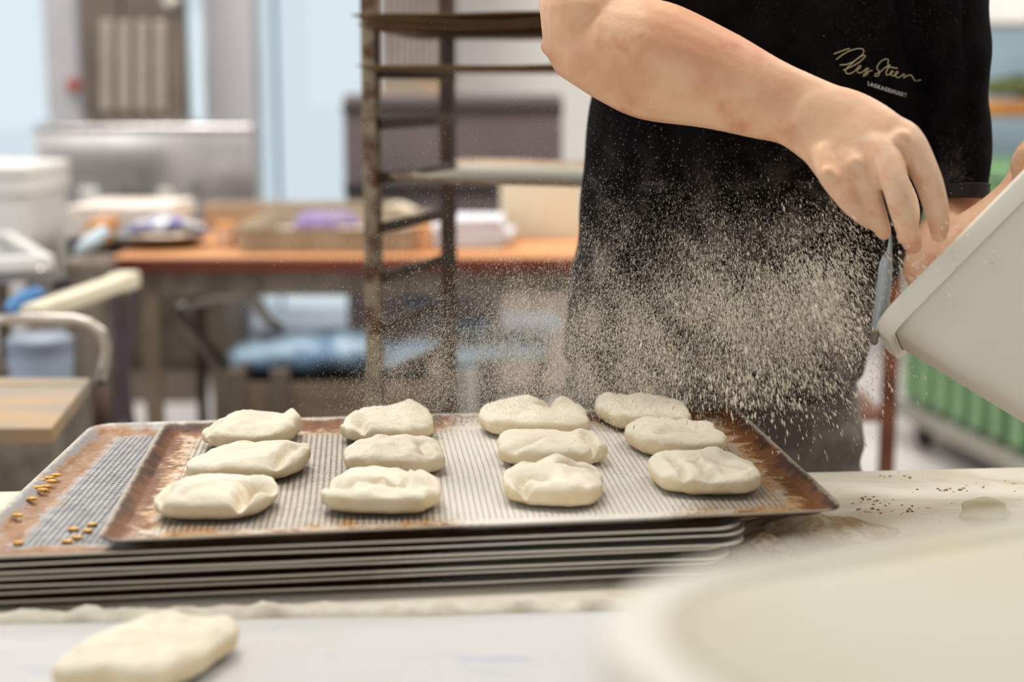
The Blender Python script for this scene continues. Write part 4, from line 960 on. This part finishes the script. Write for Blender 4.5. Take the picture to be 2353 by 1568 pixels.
# ------------------------------------------------------------------ the baker
def skin_mat():
    t = NT('skin'); v = t.obj(); n1 = t.noise(v, 13, 4, .55); n2 = t.noise(v, 60, 4, .6); n3 = t.noise(v, 300, 2)
    c = t.mix(t.ramp(n1, .35, .62), lin(224, 181, 146), lin(207, 152, 117)); c = t.mix(t.math('MULTIPLY', t.ramp(t.noise(v, 21, 3), .56, .72), .55), c, lin(190, 110, 82))
    g = t.n('ShaderNodeNewGeometry')
    # flour on the hand and wrist (right hand region, in metres)
    x, y, z = t.xyz(v)
    hand = t.math('MULTIPLY', t.ramp(x, .19, .33), t.ramp(y, 1.6, 1.45))
    c = t.mix(t.math('MULTIPLY', t.math('MULTIPLY', t.ramp(t.math('ADD', t.math('MULTIPLY', n1, .6), t.math('MULTIPLY', n2, .5)), .45, .66), hand), .5), c, lin(230, 212, 188))
    t.bump(t.math('ADD', n2, t.math('MULTIPLY', n3, .4)), .0007); t.b.inputs['Subsurface Weight'].default_value = .12; t.b.inputs['Subsurface Radius'].default_value = (.012, .005, .003); t.b.inputs['Subsurface Scale'].default_value = 1
    return t.done(c, .5, 0, .3)
SKIN = skin_mat()
per = empty('person', (.25, 1.8, 0), 'baker in a black T-shirt scattering flour over the dough from a tilted tub', 'person')
R = lambda px, Y: px*Y/FPX
b = MB()
# right arm: shoulder, elbow, forearm, wrist
sh_r = Vector((.09, 1.68, 1.45))
el = P(1342, 88, 1.44)
b.limb([sh_r, sh_r.lerp(el, .5)+Vector((.0, 0, 0)), el+Vector((.004, .005, .03)), el], [.055, .052, .047, .040], [.055, .052, .045, .038], nrm=(0, -1, 0))
arm = [(1345, 92, 1.44, 102), (1415, 112, 1.42, 122), (1510, 142, 1.405, 134), (1640, 182, 1.385, 114), (1745, 222, 1.365, 96), (1830, 252, 1.35, 86), (1905, 292, 1.335, 96)]
b.limb([P(x, y, Y) for x, y, Y, r in arm], [R(r, Y) for x, y, Y, r in arm], [R(r, Y)*k for (x, y, Y, r), k in zip(arm, (.85, .85, .85, .8, .7, .6, .42))], nrm=(0, -1, 0), sub=8)
b.limb([P(1268, 105, 1.45), P(1300, 90, 1.45)], [R(26, 1.45), R(60, 1.45)])      # elbow bone
# back of the hand
hb = [(1850, 262, 1.345, 80), (1925, 302, 1.33, 104), (1985, 352, 1.31, 116), (2010, 385, 1.305, 104)]
b.limb([P(x, y, Y) for x, y, Y, r in hb], [R(r, Y) for x, y, Y, r in hb], [.020, .0185, .0165, .012], nrm=(-.35, -1, .25), sub=8)
def finger(pts, m=1.0):
    b.limb([P(x, y, Y) for x, y, Y, r in pts], [R(r, Y)*m for x, y, Y, r in pts], [R(r, Y)*m*.9 for x, y, Y, r in pts], nrm=(0, -1, 0), n=16, sub=5)
finger([(2035, 296, 1.318, 34), (2082, 318, 1.302, 38), (2124, 395, 1.290, 34), (2144, 450, 1.290, 31), (2156, 505, 1.294, 27), (2159, 540, 1.302, 21)])     # index
finger([(1985, 330, 1.31, 34), (2030, 352, 1.292, 38), (2058, 425, 1.272, 33), (2076, 492, 1.270, 30), (2091, 545, 1.277, 26), (2100, 566, 1.284, 21)])     # middle
finger([(1945, 355, 1.31, 32), (1978, 385, 1.297, 35), (2000, 455, 1.290, 28), (2018, 505, 1.294, 24), (2032, 537, 1.302, 18)])                          # ring
finger([(1895, 355, 1.315, 32), (1912, 400, 1.302, 34), (1944, 455, 1.288, 26), (1974, 490, 1.290, 22), (2000, 512, 1.300, 17)])                           # little
finger([(1985, 330, 1.35, 34), (2045, 400, 1.375, 32), (2085, 470, 1.365, 27), (2088, 520, 1.345, 23), (2076, 545, 1.325, 19)])                      # thumb behind
for x, y, r_ in ((2075, 322, 20), (2028, 350, 21), (1970, 380, 19), (1905, 402, 17)):    # knuckles
    c = P(x, y, 1.29); b.limb([c+Vector((-.002, 0, .002)), c+Vector((.004, 0, -.004))], [R(r_, 1.3)]*2)
# left arm: shoulder, upper arm, elbow, forearm, hand on the tub
sl = Vector((.455, 1.68, 1.44)); 
la = [(2204, 300, 1.615, 58), (2198, 470, 1.60, 54), (2170, 560, 1.56, 72), (2165, 610, 1.545, 80)]
b.limb([sl]+[P(x, y, Y) for x, y, Y, r in la], [.052]+[R(r, Y) for x, y, Y, r in la], nrm=(0, -1, 0))
lf = [(2160, 615, 1.545, 84), (2215, 585, 1.53, 88), (2275, 530, 1.52, 72), (2325, 470, 1.515, 54), (2352, 432, 1.515, 48)]
b.limb([P(x, y, Y) for x, y, Y, r in lf], [R(r, Y) for x, y, Y, r in lf], nrm=(0, -1, 0))
hd = [(2352, 432, 1.515, 46), (2385, 395, 1.52, 70), (2410, 365, 1.525, 72)]
b.limb([P(x, y, Y) for x, y, Y, r in hd], [R(r, Y) for x, y, Y, r in hd], [.018, .017, .014], nrm=(-.4, -1, 0))
for k, (x0, y0, x1, y1, x2, y2, Y1, Y2) in enumerate(((2375, 340, 2420, 320, 2455, 350, 1.50, 1.47), (2400, 345, 2450, 330, 2485, 365, 1.51, 1.48), (2425, 360, 2470, 355, 2500, 390, 1.52, 1.49), (2440, 385, 2480, 390, 2505, 420, 1.53, 1.50))):
    r_ = (20, 21, 20, 17)[k]; b.limb([P(x0, y0, 1.525), P(x1, y1, Y1), P(x2, y2, Y2)], [R(r_, 1.5), R(r_*.92, 1.5), R(r_*.7, 1.5)], n=14)
b.limb([P(2352, 405, 1.50), P(2345, 372, 1.48), P(2362, 345, 1.46)], [R(24, 1.5), R(22, 1.5), R(18, 1.5)], n=14)      # thumb
# trunk, neck, head, legs
tw = [((.275, 1.71, 1.475), .13, .075), ((.28, 1.70, 1.38), .165, .095), ((.27, 1.70, 1.25), .165, .10), ((.25, 1.72, 1.10), .15, .10), ((.235, 1.76, .97), .140, .085), ((.235, 1.79, .90), .14, .085)]
b.limb([p for p, _, _ in tw], [a for _, a, _ in tw], [q for _, _, q in tw], nrm=(0, -1, 0), n=32)
b.limb([(.09, 1.69, 1.455), (.18, 1.71, 1.49), (.275, 1.71, 1.50), (.37, 1.71, 1.49), (.455, 1.69, 1.45)], [.055, .05, .055, .05, .055], nrm=(0, -1, 0))
b.limb([(.275, 1.71, 1.50), (.275, 1.685, 1.58), (.275, 1.66, 1.63)], [.062, .058, .055], nrm=(0, -1, 0))
b.limb([(.275, 1.625, 1.615), (.275, 1.64, 1.68), (.275, 1.66, 1.745)], [.055, .075, .068], [.06, .092, .08], nrm=(0, -1, .2), n=32)
b.limb([(.275, 1.558, 1.685), (.275, 1.535, 1.652)], [.009, .014], nrm=(0, -1, 0), n=12)
b.limb([(.252, 1.565, 1.617), (.275, 1.556, 1.616), (.298, 1.565, 1.617)], [.007, .010, .007], nrm=(0, -1, 0), n=12)
for s_ in (-1, 1):
    b.limb([(.275+s_*.078, 1.66, 1.695), (.275+s_*.080, 1.665, 1.655)], [.010, .008], [.020, .014], nrm=(0, -1, 0), n=12)
    b.limb([(.235+s_*.085, 1.80, .90), (.235+s_*.10, 1.79, .50), (.235+s_*.11, 1.82, .10)], [.070, .055, .042], nrm=(0, -1, 0))
body = remeshed(b, 'body', SKIN, per, .0025, 5)
for s_ in (-1, 1):
    MB().limb([(.275+s_*.031, 1.572, 1.69), (.275+s_*.031, 1.570, 1.69)], [.011, .011], n=16).build('eye', pm('eye_dark', lin(60, 46, 38), None, 9, .2), body, True)
hr = MB().limb([(.275, 1.66, 1.74), (.275, 1.68, 1.77)], [.078, .074], [.098, .095], nrm=(0, -1, 0), n=28)
hr.limb([(.275, 1.715, 1.74), (.275, 1.72, 1.66)], [.074, .062], [.045, .04], nrm=(0, -1, 0), n=24)
remeshed(hr, 'hair', pm('brown_hair', lin(84, 60, 42), lin(58, 42, 30), 90, .7, bump=.003, lo=.3, hi=.7), per, .005)
# shirt
def shirt_mat():
    t = NT('black_cotton'); v = t.obj(); x, y, z = t.xyz(v)
    n0 = t.noise(v, 900, 2, .6); n1 = t.noise(v, 460, 3, .75); n2 = t.noise(v, 9, 4, .6, .4); n3 = t.noise(v, 26, 4, .65); n4 = t.noise(v, 1500, 1)
    base = t.mix(t.ramp(n3, .4, .7), (.0030, .0024, .0026), (.0070, .0056, .0062))
    # flour dust: thick across the belly, thin on the chest
    low = t.ramp(z, 1.27, 1.06); fleck = t.math('ADD', n1, t.math('MULTIPLY', t.math('SUBTRACT', n2, .5), .35))
    th = t.math('ADD', fleck, t.math('MULTIPLY', low, .13))
    dust = t.math('MULTIPLY', t.ramp(th, .62, .77), t.math('ADD', .12, t.math('MULTIPLY', low, .5)))
    veil = t.math('MULTIPLY', t.math('MULTIPLY', t.ramp(t.math('ADD', n3, t.math('MULTIPLY', n2, .7)), .84, 1.15), low), .28)
    c = t.mix(t.math('MAXIMUM', dust, veil), base, lin(214, 200, 188))
    t.bump(n0, .0004); pass
    return t.done(c, .9, 0, .06)
s = MB()
ts = [((.275, 1.70, 1.475), .15, .085), ((.285, 1.695, 1.40), .192, .108), ((.285, 1.69, 1.30), .193, .112), ((.272, 1.69, 1.20), .192, .112), ((.248, 1.70, 1.10), .176, .115), ((.238, 1.73, 1.02), .177, .122), ((.236, 1.74, .985), .180, .125)]
s.limb([p for p, _, _ in ts], [a for _, a, _ in ts], [q for _, _, q in ts], nrm=(0, -1, 0), n=40, sub=8, flat=True)
s.limb([(.10, 1.69, 1.46), (.275, 1.71, 1.505), (.455, 1.69, 1.455)], [.062, .062, .062], nrm=(0, -1, 0))
s.limb([sh_r, sh_r.lerp(el, .12)], [.066, .066], nrm=(0, -1, 0))
s.limb([sl, P(2193, 150, 1.635), P(2204, 330, 1.615), P(2202, 456, 1.605)], [.068, R(84, 1.635), R(72, 1.61), R(61, 1.605)], [.075, .06, .054, .050], nrm=(0, -1, 0), n=36, flat=True)
s.limb([sl, sl+Vector((-.02, 0, .01))], [.068, .066], nrm=(0, -1, 0))
def folds(c, q):
    a = noise.noise(Vector((c.x*17+c.z*6, c.y*6, c.z*5)))*.008
    a += noise.noise(Vector((c.x*26-c.z*16, c.y*10, c.z*9+4)))*.006
    d = abs((c.x-.40)+(c.z-1.36)*.42+.004*noise.noise(c*20)); a += .006*math.exp(-(d/.007)**2)*max(0, min(1, (c.z-1.26)/.05))*(1 if c.x < .45 else 0)
    d = abs(c.x-.468-.01*noise.noise(c*8)); a -= .007*math.exp(-(d/.008)**2)*max(0, min(1, (c.z-1.15)/.08))
    return a
shirt = remeshed(s, 'shirt', shirt_mat(), per, .0045, 6, folds)
# hem band of the left sleeve
c = P(2203, 452, 1.605)
MB().limb([P(2202, 428, 1.606), P(2202, 459, 1.604)], [R(65, 1.61), R(63.5, 1.6)], [.0525, .0515], nrm=(0, -1, 0), n=40, flat=True).build('sleeve_hem', M['black'] if 0 else pm('shirt_hem', (.011, .009, .010), None, 60, .9), shirt, True)
# trousers
def trouser_mat():
    t = NT('charcoal_denim'); v = t.obj(); n1 = t.noise(v, 14, 4, .6); n2 = t.noise(v, 500, 2)
    c = t.mix(t.ramp(n1, .4, .65), lin(100, 92, 86), lin(136, 126, 118)); t.bump(n2, .0005); return t.done(c, .85, 0, .2)
s = MB()
s.limb([(.236, 1.76, 1.0), (.236, 1.765, .93), (.242, 1.775, .86), (.244, 1.79, .80)], [.166, .172, .186, .182], [.105, .112, .12, .11], nrm=(0, -1, 0), n=36)
for s_ in (-1, 1): s.limb([(.236+s_*.088, 1.78, .86), (.236+s_*.10, 1.775, .52), (.236+s_*.11, 1.80, .09)], [.096, .078, .066], nrm=(0, -1, 0), n=28)
trousers = remeshed(s, 'trousers', trouser_mat(), per, .006, 4, lambda c, q: .010*noise.noise(Vector((c.x*8+c.z*22, c.y*8, c.z*18)))+.006*noise.noise(Vector((c.x*20, c.y*9, c.z*34))))
wb = MB().limb([(.236, 1.76, .955), (.236, 1.765, .925)], [.176, .180], [.112, .117], nrm=(0, -1, 0), n=40); wb.build('waistband', trouser_mat(), trousers, True)
for s_ in (-1, 1):
    f_ = MB().limb([(.236+s_*.12, 1.84, .045), (.236+s_*.125, 1.74, .04), (.236+s_*.13, 1.64, .032)], [.038, .046, .04], [.04, .036, .028], nrm=(0, 0, 1))
    f_.build('shoe', M['black'], per, True)
# chest lettering, laid on the shirt surface
bpy.context.view_layer.update()
bvh = BVHTree.FromPolygons([shirt.matrix_world @ v.co for v in shirt.data.vertices], [p.vertices[:] for p in shirt.data.polygons])
def onshirt(px, py, lift=.0012):
    r = ray(px, py).normalized(); h = bvh.ray_cast(Vector((0, 0, CAMZ)), r)
    return (h[0]-r*lift) if h[0] else P(px, py, 1.58)
Z6 = lambda x, y: (1850+x/4.678, 80+y/4.678)
SIG = ['310,205 345,192 380,180 430,160 480,148', '335,265 360,245 400,215 450,185 500,165 545,152 580,148 620,152 632,170 625,200 600,228 570,250 535,278 500,300 440,320 375,325',
 '410,380 435,372 460,360 510,338 560,310 595,285 620,260 645,238 648,226 632,220 600,232 560,260 525,288 490,320 460,345 440,370 433,390 440,412 470,420 500,412 520,400 545,378 560,360 578,338 592,330 600,340 590,358 570,370 558,385 562,402 585,412 610,402 630,390 648,370 668,357 688,362 670,374 650,380 645,392 655,400 680,400 672,418 650,435 625,445 628,428 640,418 665,402 690,390 722,383',
 '888,320 893,295 895,270 880,258 862,262 835,272 810,290 790,315 775,340 772,360 785,380 798,395 800,415 788,438 765,447 748,440 752,425 775,412 800,402 825,385 850,360 875,342 912,322',
 '915,325 895,350 880,380 870,405 870,425 885,435 905,425 930,410 945,402 948,390 935,388 920,400 918,420 930,438 955,440 980,425 1000,405 998,393 982,398 968,420 972,445 990,460 1015,456 1040,438 1060,418 1068,430 1060,465 1085,448 1110,435 1135,432 1150,445 1160,462 1180,495 1210,492 1245,485', '878,352 930,350 995,360']
mb = MB()
for st_ in SIG:
    q = [onshirt(*Z6(*map(float, a.split(',')))) for a in st_.split()]
    mb.tube(q, .00045, 6)
mb.build('script_lettering', pm('gold_print', lin(206, 190, 146), None, 9, .6), shirt)
tc = bpy.data.curves.new('lettering', 'FONT'); tc.body = 'LAGKAGEHUSET'; tc.size = 1; tc.space_character = 1.22; tc.extrude = 0; tc.resolution_u = 4; tc.offset = .012
to = bpy.data.objects.new('lettering_source', tc); COL.objects.link(to)
bpy.context.view_layer.update(); dg = bpy.context.evaluated_depsgraph_get()
me = bpy.data.meshes.new_from_object(to.evaluated_get(dg)); bpy.data.objects.remove(to)
xs = [v.co.x for v in me.vertices]; ys = [v.co.y for v in me.vertices]; x0, x1, y0, y1 = min(xs), max(xs), min(ys), max(ys)
for v in me.vertices:
    a = (v.co.x-x0)/(x1-x0); h_ = (v.co.y-y0)/(y1-y0)
    px, py = 1850+(676+(1092-676)*a)/4.678, 80+(543+(675-543)*a-14*math.sin(a*math.pi)*-.2)/4.678
    v.co = onshirt(px+h_*0.3, py-h_*9.2)
me.materials.append(pm('white_print', lin(226, 222, 222), None, 9, .6)); me.name = 'printed_lettering'
lo = bpy.data.objects.new('printed_lettering', me); COL.objects.link(lo); sm = lo.modifiers.new('t', 'SOLIDIFY'); sm.thickness = .0003; adopt(lo, shirt)
# grey scoop between fingers and tub
Ys = 1.315
mb = MB(); pts = [(2046, 540, 3), (2044, 575, 6), (2036, 605, 15), (2032, 650, 17), (2026, 700, 17), (2018, 745, 15), (2012, 770, 10)]
mb.limb([P(x, y, Ys) for x, y, r in pts], [R(r, Ys) for _, _, r in pts], [.001, .002, .004, .004, .004, .004, .003], nrm=(0, -1, 0), n=16)
one('dough_scraper', mb, pm('blue_grey_steel', lin(150, 154, 160), lin(128, 132, 140), 9, .35, .4), 'slim blue grey scraper pointing up between the fingers and the tub corner', 'scraper', smooth=True,
    parts=[('grip', MB().limb([P(2014, 758, Ys), P(2009, 785, Ys)], [R(10, Ys), R(9, Ys)], [.004, .004], nrm=(0, -1, 0)), M['steel_dull'])])

# ------------------------------------------------------------------ flying flour
def grains(name, label, n, seed, clusters, wr, lr, mat, foc):
    rg = np.random.default_rng(seed); wts = np.array([c[0] for c in clusters], float); wts /= wts.sum()
    ci = rg.choice(len(clusters), n, p=wts); C = np.array([c[1:] for c in clusters], float)[ci]
    px = C[:, 0]+C[:, 2]*rg.standard_normal(n); py = C[:, 1]+C[:, 3]*rg.standard_normal(n)
    Y = C[:, 4]+C[:, 5]*rg.standard_normal(n)
    Y = np.clip(Y, 1.12, 1.575)
    c_, s_ = math.cos(PITCH), math.sin(PITCH)
    dx = (px-1176.5)/FPX; dz = (784-py)/FPX; ry = c_+dz*s_; rz = -s_+dz*c_; t = Y/ry
    X = dx*t; Z = CAMZ+rz*t
    # wispy clumping
    f = np.sin(X*61+Z*23+np.sin(Z*47+1)*1.3)*np.sin(Z*53-X*31+np.sin(X*39)*1.7)+.35*np.sin(X*140+Z*90)
    keep = (f*.6+1.15 > rg.random(n)*1.6) & (Z > .972)
    X, Y, Z, C = X[keep], Y[keep], Z[keep], C[keep]; n = len(X)
    fx, fz = foc; D = np.stack([X-fx, .12*rg.standard_normal(n), Z-fz], 1); D /= np.linalg.norm(D, axis=1)[:, None]
    D += .10*rg.standard_normal((n, 3)); D /= np.linalg.norm(D, axis=1)[:, None]
    A = np.cross(D, np.array([.1, 1, .05])); A /= np.linalg.norm(A, axis=1)[:, None]; Bv = np.cross(D, A)
    u = rg.random(n)**2.2; sz = C[:, 6]
    W_ = (wr[0]+(wr[1]-wr[0])*u)*sz/2; L_ = (lr[0]+(lr[1]-lr[0])*rg.random(n)**1.6)*sz/2; L_ = np.maximum(L_, W_)
    c = np.stack([X, Y, Z], 1)
    V = np.empty((n, 5, 3)); V[:, 0] = c+D*L_[:, None]; V[:, 4] = c-D*L_[:, None]
    for k in range(3):
        a = 2*math.pi*k/3+.5; V[:, 1+k] = c+A*(W_*math.cos(a))[:, None]+Bv*(W_*math.sin(a))[:, None]
    F = np.array([(0, 1, 2), (0, 2, 3), (0, 3, 1), (4, 2, 1), (4, 3, 2), (4, 1, 3)]); F = (F[None]+np.arange(n)[:, None, None]*5).reshape(-1)
    me = bpy.data.meshes.new(name); me.vertices.add(n*5); me.vertices.foreach_set('co', V.reshape(-1).astype(np.float32))
    me.loops.add(n*18); me.loops.foreach_set('vertex_index', F.astype(np.int32)); me.polygons.add(n*6)
    me.polygons.foreach_set('loop_start', np.arange(0, n*18, 3, dtype=np.int32)); me.update(); me.materials.append(mat)
    o = bpy.data.objects.new(name, me); COL.objects.link(o); return tag(o, label, 'flour', None, 'stuff')
FM = pm('airborne_flour', lin(242, 231, 212), None, 5, .9)
fx = P(1600, -250, 1.4)
# weight, px, py, spread x, spread y, depth, depth spread, grain scale
CL = [(.26, 1480, 760, 190, 105, 1.44, .06, .62), (.24, 1240, 800, 170, 95, 1.42, .07, .5), (.16, 970, 865, 95, 80, 1.42, .06, .42), (.12, 1760, 750, 150, 95, 1.36, .05, .95),
      (.10, 1560, 570, 210, 85, 1.47, .05, .45), (.08, 1420, 880, 190, 50, 1.45, .06, .65), (.04, 1250, 560, 330, 170, 1.42, .08, .36), (.04, 1900, 660, 60, 80, 1.34, .03, 1.)]
grains('flour_cloud', 'dense cloud of fine flour drifting down in front of the black shirt', 170000, 3, CL, (.00034, .0010), (.0008, .0060), FM, (fx.x, fx.z))
CL2 = [(.45, 1800, 780, 110, 90, 1.34, .04, .8), (.35, 1740, 890, 120, 45, 1.36, .05, .95), (.15, 1930, 740, 45, 45, 1.32, .02, 1.1), (.08, 1870, 950, 90, 50, 1.36, .04, .8), (.10, 2140, 600, 60, 50, 1.27, .01, .8), (.04, 1850, 1000, 60, 40, 1.33, .02, .6)]
grains('flour_flakes', 'larger pale flour flakes tumbling beside the corner of the tilted tub', 1500, 8, CL2, (.0010, .0030), (.004, .0125), FM, (P(1680, 150, 1.34).x, P(1680, 150, 1.34).z))
